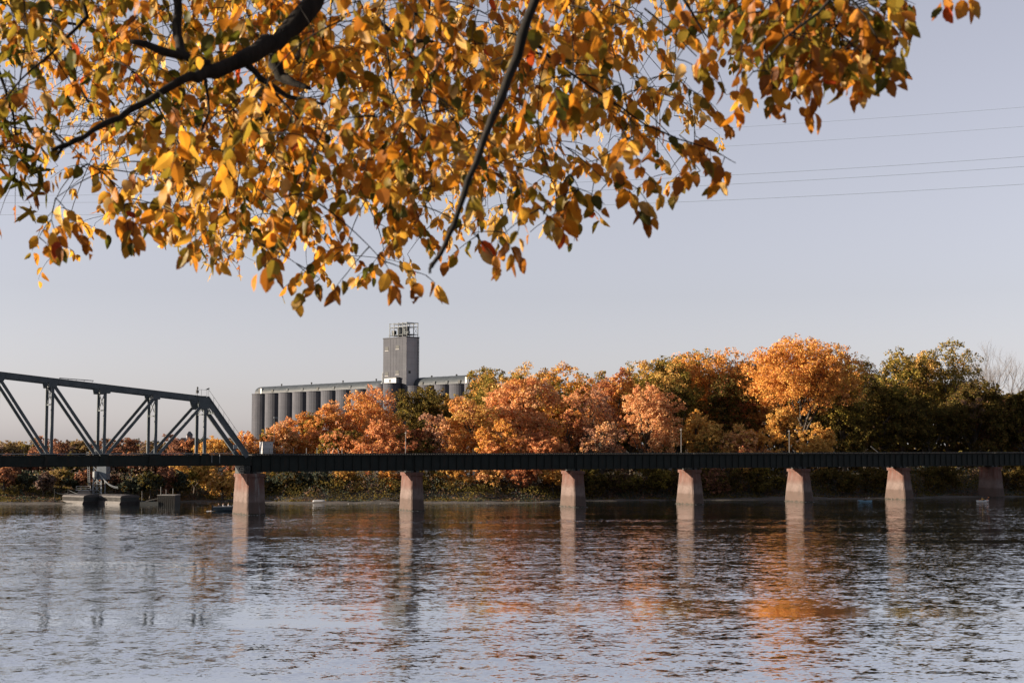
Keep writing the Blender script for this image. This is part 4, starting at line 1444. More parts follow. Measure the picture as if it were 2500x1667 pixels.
def hull(m, L, W, H, bow=.35, rocker=.12, flat_stern=True, n=13, th=0.0):
    """Open boat hull along +x (bow), keel at z = 0."""
    rows = []
    for i in range(n):
        u = i / (n - 1)
        k = 1 - max(0, (u - (1 - bow)) / bow) ** 2.2
        if not flat_stern:
            k *= 1 - max(0, (bow - u) / bow) ** 2.2
        k = max(k, .02)
        z0 = rocker * (abs(u - .45) / .55) ** 3
        zt = H * (1 + .22 * u * u)
        x = (u - .5) * L
        rows.append([(x, -W / 2 * k, zt), (x, -W / 2 * k * .86, z0 + H * .45), (x, -W * .28 * k, z0 + .03), (x, 0, z0), (x, W * .28 * k, z0 + .03), (x, W / 2 * k * .86, z0 + H * .45), (x, W / 2 * k, zt)])
    vs = [p for r_ in rows for p in r_]
    fs = [(i * 7 + j, (i + 1) * 7 + j, (i + 1) * 7 + j + 1, i * 7 + j + 1) for i in range(n - 1) for j in range(6)]
    fs.append(tuple(range(7)))
    m.add(vs, fs)
    return rows

# ---- motor boat by the broad pier
p = on_water(551, 1249)
mb = thing('motor_boat', 'dark hulled motor boat with passengers passing behind the broad pier', 'boat', (p.x, p.y + 4, -.15), R(8))
boat_dark = plain('boat_hull_paint', (.03, .05, .07), .35)
m = MB()
hull(m, 6.4, 2.1, .95, .4, .5)
m.build('hull', boat_dark, mb, False)
m = MB()
m.box(-3.0, 1.6, -.93, -.80, .90, 1.06).box(-3.0, 1.6, .80, .93, .90, 1.06).box(-3.15, -3.0, -.93, .93, .86, 1.06)
m.build('gunwale', M['white'], mb)
MB().box(-2.9, 1.9, -.75, .75, .35, .42).build('deck', M['grey_timber'], mb)
MB().box(-3.55, -3.16, -.25, .25, .2, 1.35).build('outboard_motor', M['dark'], mb)
m = MB()
m.box(.5, 1.1, -.7, .7, .425, 1.35)
m.build('console', M['white'], mb)
for k, (dx, dy, c1, lab) in enumerate(((-2.2, .1, (.04, .05, .08), 'person in dark clothes at the stern of the motor boat'), (-1.3, -.3, (.55, .55, .57), 'person in a pale top seated in the middle of the motor boat'),
                                       (-.3, .3, (.60, .60, .63), 'person in a white top seated near the console of the motor boat'))):
    q_ = Matrix.Rotation(R(8), 3, 'Z') @ Vector((dx, dy, 0))
    MB().box(dx - .25, dx + .25, dy - .3, dy + .3, .424, .78).build('seat', M['white'], mb)
    seated_person(lab, (p.x + q_.x, p.y + 4 + q_.y, .64), R(8 + 90), c1, (.05, .06, .09))
def foam_mat():
    t = NT('foam')
    t.l(t.ramp(t.noise(t.coord(), 3, 6), [(.3, (.2, .21, .22)), (.6, (.42, .42, .42))]), t.b.inputs['Base Color'])
    t.b.inputs['Roughness'].default_value = .7
    return t.m
FOAM = foam_mat()
def foam(name, label, pts, seed):
    """Low lumps of white water lying on the river."""
    r_ = random.Random(seed)
    m = MB()
    for (x, y, s) in pts:
        n = 7
        h = s * r_.uniform(.12, .28)
        ring = [(x + s * r_.uniform(.6, 1.1) * math.cos(a * 2 * math.pi / n), y + s * r_.uniform(.6, 1.1) * math.sin(a * 2 * math.pi / n), -.02) for a in range(n)]
        m.add(ring + [(x + r_.uniform(-.2, .2) * s, y, h)], [(a, (a + 1) % n, n) for a in range(n)])
    o = m.build(name, FOAM, smooth=True)
    tag(o, label, 'foam', kind='stuff')
rr = random.Random(3)
foam('wake_foam', 'white wake churned up behind the motor boat', [(p.x - 3.3 - abs(rr.gauss(0, .5)) , p.y + 3.6 + rr.uniform(-.8, .8), rr.uniform(.12, .38)) for k in range(46)], 4)
fl = []
for i in range(6):
    s0 = PIER_S[i]
    L, w = (9.4, 3.7) if i == 0 else (6.9, 3.05)
    for k in range(60):
        if rr.random() < .55:
            q_ = BW(s0 - w / 2 - rr.uniform(.0, .16), rr.uniform(-L / 2, L / 2), 0)
        else:
            q_ = BW(s0 + rr.uniform(-w / 2, w / 2), -L / 2 - rr.uniform(.0, .16), 0)
        fl.append((q_.x, q_.y, rr.uniform(.04, .16)))
foam('water_foam', 'thin line of foam lapping round the feet of the piers', fl, 6)

# ---- kayaks
def kayak(name, label, px, py, rz, mat, L=3.6):
    p = on_water(px, py)
    k = thing(name, label, 'kayak', (p.x, p.y, -.06), rz)
    m = MB()
    rows = hull(m, L, .74, .27, .5, .24, False, 17)
    vs = []
    for r_ in rows:
        a, b = r_[0], r_[6]
        vs += [a, ((a[0]), 0, a[2] + .09), b]
    fs = []
    for i in range(len(rows) - 1):
        if 7 <= i <= 9:
            continue
        for j in range(2):
            fs.append((i * 3 + j, i * 3 + j + 1, (i + 1) * 3 + j + 1, (i + 1) * 3 + j))
    m.add(vs, fs)
    m.build('hull', mat, k, True)
    m = MB()
    pts = [(.48 * math.cos(a * math.pi / 8), .26 * math.sin(a * math.pi / 8), .37) for a in range(17)]
    m.tube(pts, .03, 5)
    m.build('cockpit_rim', M['dark'], k)
    MB().box(-.2, .25, -.22, .22, .1, .16).build('seat', M['dark'], k)
    return k, p
def paddle(label, loc, rz, tilt, col):
    o = thing('paddle', label, 'paddle', loc, rz)
    MB().tube([(-1.05, 0, -tilt), (1.05, 0, tilt)], .02, 6).build('shaft', M['dark'], o)
    for s in (-1, 1):
        m = MB()
        a = Vector((1.0 * s, 0, tilt * s * .95))
        d = Vector((1, 0, tilt)).normalized() * s
        up = Vector((0, 0, 1))
        pr_ = [(0, .03), (.12, .085), (.34, .095), (.46, .04)]
        vs = [a + d * u + up * w * sg + Vector((0, th, 0)) for th in (-.012, .012) for u, w in pr_ for sg in (-1, 1)]
        fs = [(i, i + 1, i + 3, i + 2) for i in (0, 2, 4)] + [(i + 8, i + 10, i + 11, i + 9) for i in (0, 2, 4)] + [(0, 8, 9, 1), (6, 7, 15, 14)] + [(i, i + 2, i + 10, i + 8) for i in (0, 2, 4)] + [(i + 1, i + 9, i + 11, i + 3) for i in (0, 2, 4)]
        m.add(vs, fs).build('blade', col, o)
blue = plain('blue_plastic', (.16, .30, .40), .35)
k1, p1 = kayak('kayak', 'pale blue kayak by the dark shore left of the sunlit pier', 2112, 1224, R(172), blue, 3.2)
seated_person('person in dark clothes paddling the blue kayak', (p1.x + .15, p1.y, .12), R(172 + 90), (.03, .035, .04), (.03, .03, .04), .42, .05)
paddle('paddle with pale blades held above the blue kayak', (p1.x - .35, p1.y + .05, .58), R(160), -.30, M['white'])
orange = plain('orange_plastic', (.62, .20, .05), .4)
white_p = plain('white_plastic', (.75, .74, .72), .35)
k2, p2 = kayak('kayak', 'white kayak with an orange bow near the bank pier', 2399, 1224, R(4), white_p, 3.0)
MB().lathe([(.16, 0), (.22, .08), (.05, .24)], (1.1, 0, .40), 10).build('deck_bag', orange, k2)
seated_person('person in a yellow life vest paddling the white kayak', (p2.x - .1, p2.y, .14), R(4 + 90), (.60, .34, .05), (.05, .06, .1), .42, .12)
paddle('paddle with orange blades held across the white kayak', (p2.x + .35, p2.y - .05, .66), R(20), .25, orange)

# ---- white skiff drawn up on the mud
p = on_water(781, 1228)
gz = .12
sk_ = thing('skiff', 'white upturned skiff lying on the mud between the first two piers', 'boat', (p.x, p.y + 1.2, gz), R(3))
m = MB()
hull(m, 3.5, 1.25, .5, .4, .1)
o = m.build('hull', M['white'], sk_, True)
o.rotation_euler = (math.pi, 0, 0)
o.location = (0, 0, .58)
o = MB().box(-1.7, 1.5, -.03, .03, 0, .06).build('keel', M['white'], sk_)
o.location = (0, 0, .56)

# ---- covered barges
def barge(px, py, label, L, W, rz):
    p = on_water(px, py)
    bgm = plain('barge_steel', (.042, .038, .038), .7, var=.35, scale=1.2)
    b = thing('covered_barge', label, 'barge', (p.x, p.y + 4.0, -.72), rz, 'covered grain barges by the loader')
    m = MB()   # hull with a raked end
    m.hexa([(-L / 2, 0, 0), (L / 2 - .9, 0, 0), (L / 2 - .9, W, 0), (-L / 2, W, 0), (-L / 2, 0, 1.38), (L / 2, 0, 1.38), (L / 2, W, 1.38), (-L / 2, W, 1.38)])
    m.build('hull', bgm, b)
    m = MB()
    m.box(-L / 2 + .5, L / 2 - .7, .55, W - .55, 1.384, 2.18)
    m.build('coaming', M['dark'], b)
    rib = MB().box(-.05, .05, -.12, 0, 1.384, 2.16).mesh('coaming_rib', bgm)
    n = int(L / .5)
    for k in range(n):
        o = put('coaming_rib', rib, b)
        o.location = (-L / 2 + .7 + (L - 1.6) * k / (n - 1), .548, 0)
    nc = 5
    cl = (L - 1.0) / nc
    for k in range(nc):
        m = MB()
        n_ = 8
        x0, x1 = -L / 2 + .4 + cl * k + .02, -L / 2 + .4 + cl * (k + 1) - .02
        lift = .05 if k % 2 else 0
        prof = [(W / 2 - (W / 2 - .4) * math.cos(math.pi * j / n_), 2.19 + (.62 + lift) * math.sin(math.pi * j / n_) ** .7) for j in range(n_ + 1)]
        vs = [(x0, y, z) for y, z in prof] + [(x1, y, z) for y, z in prof]
        fs = [(j, j + n_ + 1, j + n_ + 2, j + 1) for j in range(n_)] + [tuple(range(n_ + 1)), tuple(n_ + 1 + j for j in reversed(range(n_ + 1)))]
        m.add(vs, fs).build('hatch_cover', bgm, b)
    for sx in (-L / 2 + .25, L / 2 - .3):
        MB().lathe([(.12, 0), (.12, .3), (.18, .32), (.18, .4)], (sx, .3, 1.384), 8).build('bollard', M['dark'], b)
barge(248, 1231.5, 'long grey covered barge with an arched end, right of the pair', 10.4, 6.0, R(-40))
barge(160, 1230.5, 'grey covered barge partly hidden, left of the pair', 9.6, 5.4, R(-40))

# ---- barge loader
p = P(240, 1215, 330)
gz = float(ground_z(p.x, p.y))
ld = thing('barge_loader', 'tall grey barge loading tower with a ladder and a hanging chute', 'loading tower', (p.x, p.y, gz), R(-10))
H_ = 11.0
m = MB()
for x in (-.9, 1.2):
    for y in (-1, 1):
        m.beam((x, y, 0), (x * .8, y * .8, H_), .28, .28, (0, 1, 0))
for k in range(5):
    z = 1 + k * 2.1
    m.beam((-.9, -1, z), (1.2, -1, z + 2.0), .12, .12)
    m.beam((1.2, -1, z), (-.9, -1, z + 2.0), .12, .12)
    m.beam((-.9, -1, z), (1.2, -1, z), .14, .14)
m.build('tower_frame', M['lightsteel'], ld)
MB().box(.1, 2.4, -1.3, .8, 4.2, H_ - 2).build('enclosed_leg', plain('blue_grey_sheet', (.08, .10, .12), .6), ld)
m = MB()
for d_ in (-.22, .22):
    m.beam((-1.7 + d_, -1.25, 2.8), (-2.2 + d_, -1.25, H_ - .5), .09, .09)
for k in range(18):
    u = k / 17
    m.beam((-1.92 - .5 * u, -1.25, 2.8 + (H_ - 3.3) * u), (-1.48 - .5 * u, -1.25, 2.8 + (H_ - 3.3) * u), .08, .08)
m.build('ladder', M['lightsteel'], ld)
MB().box(-3.0, -1.6, -1.6, -.6, H_ - 3.2, H_ - 2.9).build('landing', M['lightsteel'], ld)
MB().lathe([(.15, 0), (.55, .6), (.55, 1.8), (.2, 2.0)], (-.1, -1.6, 4.2), 10).build('spout', M['lightsteel'], ld)
m = MB()
m.tube([(.9 + 4.6 * u, -1.5, 5.6 - 3.1 * (1 - (1 - u) ** 2)) for u in [k / 9 for k in range(10)]], .13, 6)
m.tube([(.9 + 4.6 * u, -1.3, 5.3 - 3.1 * (1 - (1 - u) ** 2)) for u in [k / 9 for k in range(10)]], .07, 5)
m.build('chute', M['lightsteel'], ld)
MB().box(-4.2, -1.2, -1.8, .8, .2, 1.7).build('deck_house', plain('cream_sheet', (.16, .145, .135), .7), ld)
MB().box(-4.6, -1.0, -2.1, 1.0, 1.704, 1.85).build('house_roof', M['lightsteel'], ld)
m = MB()
for z in (2.25, 2.7):
    m.tube([(-4.5, -2.0, z), (-1.0, -2.0, z)], .04, 5)
for x in (-4.5, -3.3, -2.1, -1.0):
    m.tube([(x, -2.0, 1.85), (x, -2.0, 2.7)], .04, 5)
m.build('roof_rail', M['white'], ld)
def cable(label, a, b, sag, rad=.035):
    a, b = Vector(a), Vector(b)
    pts = [a.lerp(b, u) - Vector((0, 0, sag * 4 * u * (1 - u))) for u in [k / 12 for k in range(13)]]
    o = MB().tube(pts, rad, 5).build('mooring_cable', M['lightsteel'])
    tag(o, label, 'cable', 'cables slung between shore and barges')
cable('slack pale cable slung left of the barge loader', P(133, 1200, 326), P(170, 1200, 326), .5)
cable('pale cable sloping from the deck house to the shore', P(168, 1196, 328), P(205, 1206, 326), .25)
for k, px in enumerate((133, 166)):
    q_ = P(px, 1215, 326)
    gz = float(ground_z(q_.x, q_.y))
    zt = P(px, 1193, 326).z
    o = MB().tube([(q_.x, q_.y, gz - .3), (q_.x, q_.y, zt)], .09, 6).build('mooring_post', M['timber'])
    tag(o, 'dark mooring post holding the slack cable, %s' % ('left one' if k == 0 else 'nearer the barge loader'), 'post', 'posts of the slack cable')

# ---- dock cell with mooring poles
p = on_water(407, 1231)
dk = thing('dock', 'dark sheet pile dock right of the covered barges', 'dock', (p.x, p.y + 2, -1), R(-6))
MB().box(-2.1, 1.9, -1.5, 2.0, 0, 2.95).build('dock_body', M['dark'], dk)
for k in range(9):
    MB().box(-2.05 + k * .46, -1.85 + k * .46, -1.62, -1.504, .1, 2.9).build('sheet_pile', M['timber'], dk)
MB().box(-2.2, 2.0, -1.6, 2.1, 2.954, 3.1).build('dock_deck', M['grey_timber'], dk)
for k, (px, py) in enumerate(((393, 1188), (405, 1194), (421, 1192))):
    q_ = P(px, 1231, p.y + 1.5)
    zt = P(px, py, p.y + 1.5).z
    o = MB().tube([(q_.x, p.y + 1.2 + .3 * k, 2.1), (q_.x, p.y + 1.2 + .3 * k, zt)], .07, 6).build('mooring_pole', M['grey_timber'])
    tag(o, 'thin pole standing on the dark dock, ' + ['left one', 'middle one', 'right one'][k], 'pole', 'poles on the dock')
p = on_water(362, 1231)
fb = thing('work_float', 'low dark work float with a gangway beside the dock', 'float', (p.x, p.y + 1.5, -.3), R(-4))
MB().box(-2.0, 2.2, -1, 1, 0, .85).build('pontoon', M['dark'], fb)
MB().beam((-1.0, -.6, .95), (2.6, -.6, 1.75), .25, .1).build('gangway', M['grey_timber'], fb)
MB().tube([(-1.6, -.8, .85), (-1.6, -.8, 3.2)], .06, 6).build('mast', M['grey_timber'], fb)

# ---- old house on the left skyline
p = P(462, 1090, 470)
gz = float(ground_z(p.x, p.y))
hz = CAMZ + (HORIZON - 1084) * 470 / F
hs_ = thing('old_house', 'dark roofed old house with a chimney tower on the left skyline', 'house', (p.x, p.y, gz), R(20))
wallm = plain('house_wall', (.20, .17, .17), .85)
roofm = plain('slate_roof', (.06, .065, .075), .7)
hh = hz - gz
MB().box(-4.2, 4.2, -3.2, 3.2, 0, hh).build('wall', wallm, hs_)
m = MB()
m.add([(-4.6, -3.6, hh + .003), (4.6, -3.6, hh + .003), (4.6, 3.6, hh + .003), (-4.6, 3.6, hh + .003), (-2.6, 0, hh + 2.1), (2.6, 0, hh + 2.1)], [(0, 1, 5, 4), (1, 2, 5), (2, 3, 4, 5), (3, 0, 4), (3, 2, 1, 0)])
rf = m.build('roof', roofm, hs_)
MB().box(-.9, .9, -1.1, .7, hh + .5, hh + 3.0).build('chimney_tower', wallm, rf)
m = MB()
m.add([(-1.1, -1.3, hh + 3.003), (1.1, -1.3, hh + 3.003), (1.1, .9, hh + 3.003), (-1.1, .9, hh + 3.003), (-.3, -.2, hh + 4.2), (.3, -.2, hh + 4.2)], [(0, 1, 5, 4), (1, 2, 5), (2, 3, 4, 5), (3, 0, 4), (3, 2, 1, 0)])
m.build('tower_roof', roofm, rf)
for x in (-3, -1, 1, 3):
    w = MB().box(x - .45, x + .45, -3.26, -3.202, hh - 2.2, hh - .8).build('window', M['dark'], hs_)
    MB().box(x - .55, x + .55, -3.34, -3.2, hh - 2.32, hh - 2.204).build('sill', M['white'], w)

# ---- driftwood and stones on the bank
def log(px, py, L, rz, rad, label):
    w = on_water(px, py)
    y = w.y
    for _ in range(20):
        z = float(ground_z(w.x * y / w.y, y))
        q_ = P(px, py, y)
        y += (q_.z - z) * 6
        y = min(max(y, 300), 380)
    x = P(px, py, y).x
    z = float(ground_z(x, y))
    r_ = random.Random(int(px))
    o = thing('driftwood', label, 'driftwood', (x, y, z + rad * .6), rz, 'driftwood along the bank')
    pts = [(-L / 2 + L * k / 6, r_.uniform(-.15, .15), .10 * k * r_.random()) for k in range(7)]
    MB().tube(pts, [rad * (1 - .09 * k) for k in range(7)], 7).build('log', M['grey_timber'], o)
    m = MB()
    for k in (2, 3, 5):
        a = Vector(pts[k])
        m.tube([a, a + Vector((r_.uniform(.2, .7), r_.uniform(-.4, .4), r_.uniform(.5, 1.1)))], [rad * .4, rad * .15], 5)
    m.build('snag', M['grey_timber'], o)
log(1525, 1205, 4.5, R(15), .16, 'pale driftwood log with snags between third and fourth piers')
log(1250, 1211, 3.0, R(-10), .15, 'short driftwood log on the sunny mud beside the third pier')
log(2080, 1202, 4.0, R(8), .15, 'driftwood log in the shade left of the sunlit pier')
log(590 + 95, 1219, 3.0, R(20), .13, 'driftwood log on the mud right of the broad pier')
m = MB()
rr = random.Random(21)
for k in range(150):
    px = rr.choice([rr.uniform(2215, 2330), rr.uniform(1000, 1420), rr.uniform(20, 130), rr.uniform(480, 560), rr.uniform(820, 1000)])
    x = (px - CX) / F * 335
    y = float(shore_y(x)) + rr.gauss(.2, .5)
    x = (px - CX) / F * y
    s = rr.uniform(.06, .2)
    c = Vector((x, y, float(ground_z(x, y))))
    n_ = 5
    vs = [c + Vector((s * rr.uniform(.7, 1.2) * math.cos(a * 2 * math.pi / n_), s * rr.uniform(.7, 1.2) * math.sin(a * 2 * math.pi / n_), -.05)) for a in range(n_)]
    vs.append(c + Vector((0, 0, s * rr.uniform(.5, 1))))
    m.add(vs, [(a, (a + 1) % n_, n_) for a in range(n_)])
o = m.build('pebbles', plain('pale_stone', (.2, .19, .18), .85))
tag(o, 'pale pebbles scattered along the waterline of the far bank', 'pebbles', kind='stuff')

# ---- power lines over the river
WIRES = [((379, 323, 262), 'highest power line crossing the sky'), ((416, 367, 309), 'second highest power line crossing the sky'), ((478, 437, 383), 'middle power line of the five crossing the sky'),
         ((495, 459, 407), 'second lowest power line crossing the sky'), ((524.5, 496, 450), 'lowest power line crossing the sky')]
wm = plain('wire', (.05, .07, .075), .6, var=.05)
for k, (ys_, lab) in enumerate(WIRES):
    co = np.polyfit([0, 1600, 2500], ys_, 2)
    pts = []
    for px in np.linspace(-500, 3000, 50):
        pts.append(P(px, np.polyval(co, px), 185 - (px - 1250) * .018))
    o = MB().tube(pts, .012 if k < 2 else .017, 5).build('power_line', wm)
    tag(o, lab, 'power line', 'power lines over the river')

# ================================================================== trees at the viewer's feet: overhanging elm and maple
K = 2500 / 2352.0
DENS = ['999999999888877775788400000',
        '847899999888888763577300000',
        '346788988888887751210000000',
        '235788888888765442000000000',
        '144778888887544221000000000',
        '144457777775221000000000000',
        '110013343312000000000000000',
        '000000011000000000000000000']
DG = np.array([[int(c) for c in r_] for r_ in DENS], dtype=float)

def dens(px, py):
    x, y = np.asarray(px) / 100 - .5, np.maximum(np.asarray(py), 20) / 100 - .5
    x0, y0 = np.floor(x).astype(int), np.floor(y).astype(int)
    u, v = x - x0, y - y0
    g = lambda a, b: np.where((b >= 8) | (a > 26), 0, DG[np.clip(b, 0, 7), np.clip(a, 0, 26)])
    return (g(x0, y0) * (1 - u) + g(x0 + 1, y0) * u) * (1 - v) + (g(x0, y0 + 1) * (1 - u) + g(x0 + 1, y0 + 1) * u) * v

def leaf_shape(seed, wid, fold, curl, hole=None, n=9):
    """Toothed oval leaf along +x, length 1; returns verts and quads."""
    r_ = random.Random(seed)
    mid, lf, rt = [], [], []
    ph = r_.uniform(-.4, .4)
    for i in range(n):
        u = i / (n - 1)
        w = wid * (math.sin(math.pi * u ** .93) ** .72) * (1 - .10 * u)
        if i in (0, n - 1):
            w = .008
        z = -curl * u * u + .03 * math.sin(6 * u + ph)
        y = .05 * math.sin(2.2 * u + ph)
        tooth = (1.07 if i % 2 else .95)
        a, b = w * tooth * r_.uniform(.93, 1.05), w * tooth * r_.uniform(.93, 1.05)
        mid.append((u, y, z))
        bk = -.03 if 0 < i < n - 1 else 0
        lf.append((u + bk, y + a * math.cos(fold), z + a * math.sin(fold)))
        rt.append((u + bk, y - b * math.cos(fold), z + b * math.sin(fold)))
    vs = np.array(mid + lf + rt)
    q = []
    for i in range(n - 1):
        if not (hole and ('L', i) in hole):
            q.append((i, i + 1, n + i + 1, n + i))
        if not (hole and ('R', i) in hole):
            q.append((i, 2 * n + i, 2 * n + i + 1, i + 1))
    return vs, np.array(q)
SHAPES = [leaf_shape(1, .31, .18, .10), leaf_shape(2, .34, .32, .18), leaf_shape(3, .29, .10, -.08), leaf_shape(4, .33, .45, .25), leaf_shape(5, .31, .25, .32), leaf_shape(6, .27, .6, .12),
          leaf_shape(7, .35, .18, .05)]

ELM = Vector((-3.4, -2.6, 0))
ELM.z = float(ground_z(ELM.x, ELM.y)) - .1
elm = thing('elm_tree', 'elm with yellow and orange autumn leaves overhanging the top of the view', 'tree', ELM)
def eb(pts, rad, name='branch', n=8, mat='bark_dark'):
    """Branch from picture points (2352 px wide frame) with depth, radii in picture pixels."""
    P3, rr_ = [], []
    for (x, y, d), r_ in zip(pts, rad):
        P3.append(P(x * K, y * K, d))
        rr_.append(r_ * K * d / F)
    # knobbly: resample with slight wander
    out, ro = [], []
    rnd = random.Random(int(pts[0][0] * 7 + pts[0][1]))
    for i in range(len(P3) - 1):
        for k in range(3):
            u = k / 3
            j = Vector((rnd.gauss(0, 1), rnd.gauss(0, 1), rnd.gauss(0, 1))) * rr_[i] * (.22 if i + k else 0)
            out.append(P3[i].lerp(P3[i + 1], u) + j)
            ro.append((rr_[i] * (1 - u) + rr_[i + 1] * u) * rnd.uniform(.9, 1.14))
    out.append(P3[-1])
    ro.append(rr_[-1])
    MB().tube([p - ELM for p in out], ro, n).build(name, M[mat], elm, True)
    return out
# trunk and limbs overhead, out of the picture, carrying the visible branches
tp = Vector((-3.0, -1.2, 16.4))
MB().tube([Vector((0, 0, -.4)), Vector((.03, .1, 1.2)), Vector((.1, .5, 3.0)), tp - ELM], [.40, .31, .27, .22], 12).build('trunk', M['bark_dark'], elm, True)
starts = [P(760 * K, -130, 5.05), P(1262 * K, -130, 3.95), P(420 * K, -130, 4.85), P(1600 * K, -130, 4.6), P(2000 * K, -150, 3.8), P(150 * K, -150, 5.0), P(1000 * K, -130, 8.0)]
nodes = []
for i, s_ in enumerate(starts):
    mid = tp.lerp(s_, .62) + Vector((.25 * (i % 3 - 1), -.2, 1.5 + .25 * (i % 3)))
    pts = []
    for u in [k / 8 for k in range(9)]:
        pts.append(tp * (1 - u) ** 2 + mid * 2 * u * (1 - u) + s_ * u * u)
    MB().tube([q_ - ELM for q_ in pts], [.15 * (1 - k / 8) ** 1.3 + (.041, .0166, .0165, .0085, .011, .010, .016)[i] for k in range(9)], 8).build('limb', M['bark_dark'], elm, True)
    nodes += pts[-2:]
BR = []
BR.append(eb([(760, -122, 5.05), (712, 15, 5.05), (640, 95, 4.95), (560, 140, 4.85), (470, 168, 4.75), (420, 182, 4.65), (300, 252, 4.55), (215, 300, 4.45), (150, 335, 4.40)], [26, 24, 22, 20, 15, 9, 8, 7, 6]))
BR.append(eb([(152, 334, 4.40), (118, 345, 4.38)], [6, 5]))
BR.append(eb([(150, 335, 4.40), (128, 356, 4.39)], [5, 3]))
BR.append(eb([(150, 335, 4.40), (122, 305, 4.41)], [4, 2.5]))
BR.append(eb([(1262, -122, 3.95), (1226, 0, 3.95), (1182, 130, 3.95), (1132, 270, 3.90), (1076, 420, 3.85), (1042, 515, 3.85), (1008, 588, 3.83), (988, 616, 3.83)], [13, 12, 11, 9, 7, 6.5, 5, 4]))
BR.append(eb([(990, 612, 3.83), (1000, 600, 3.83)], [6, 4]))
BR.append(eb([(988, 616, 3.83), (987, 628, 3.83)], [4, 3]))
BR.append(eb([(420, -122, 4.85), (408, 0, 4.85), (405, 80, 4.80), (418, 128, 4.75), (480, 150, 4.75)], [10, 10, 10, 10, 12]))
BR.append(eb([(300, 96, 4.75), (350, 108, 4.75), (420, 130, 4.75)], [6, 9, 10]))
BR.append(eb([(700, 30, 5.05), (645, 95, 5.15), (628, 150, 5.15), (655, 180, 5.15), (712, 204, 5.10)], [18, 17, 15, 12, 4]))
BR.append(eb([(560, 140, 4.85), (600, 180, 4.85), (660, 220, 4.85), (745, 240, 4.85)], [8, 7, 6, 3]))
BR.append(eb([(690, 120, 7.6), (660, 200, 7.8), (590, 280, 8.0), (520, 345, 8.2)], [14, 13, 11, 6], mat='bark'))
BR.append(eb([(860, 40, 6.0), (900, 75, 6.0), (960, 92, 6.0), (1005, 100, 6.0)], [3, 6, 5, 3]))
BR.append(eb([(1205, 70, 5.0), (1260, 130, 5.1), (1320, 175, 5.1), (1400, 230, 5.1), (1480, 285, 5.1), (1560, 320, 5.1), (1640, 345, 5.1), (1690, 375, 5.1)], [4, 3, 2.6, 2.4, 2, 1.6, 1.3, .8]))
BR.append(eb([(1600, -122, 4.6), (1560, -20, 4.6), (1600, 50, 4.6), (1650, 120, 4.6)], [5, 4, 2.6, 1.2]))
BR.append(eb([(1480, 20, 4.8), (1540, 70, 4.8), (1600, 130, 4.8)], [2.5, 2, 1.2]))
BR.append(eb([(2000, -140, 3.8), (1930, -30, 3.8), (1880, 30, 3.8), (1800, 90, 3.75), (1740, 160, 3.7)], [8, 5, 3.4, 2.4, 1.5]))
BR.append(eb([(1930, -30, 3.8), (1990, 40, 3.8), (2020, 100, 3.8)], [4, 2.6, 1.6]))
BR.append(eb([(150, -140, 5.0), (200, 40, 5.0), (120, 120, 4.95), (50, 180, 4.9), (0, 245, 4.9)], [6, 5, 3.2, 2.4, 2]))
BR.append(eb([(880, 20, 5.2), (890, 120, 5.2), (900, 200, 5.2), (930, 270, 5.2)], [2.6, 2.2, 1.8, 1.2]))
BR.append(eb([(610, 190, 5.4), (690, 280, 5.4), (760, 360, 5.4), (830, 440, 5.4), (870, 520, 5.4)], [3, 2.4, 2, 1.5, 1]))
BR.append(eb([(470, 168, 5.3), (480, 260, 5.2), (440, 350, 5.2), (400, 420, 5.2)], [4, 2.6, 2, 1.2]))
BR.append(eb([(1000, -122, 8.0), (980, 60, 8.0), (960, 200, 8.2), (1000, 340, 8.4)], [6, 4, 3, 1.5]))
for b_ in BR:
    nodes += b_[1:]
nodes += [P(px, -60, d) for px in range(-100, 2300, 160) for d in (4.5, 6.0, 8.5)]

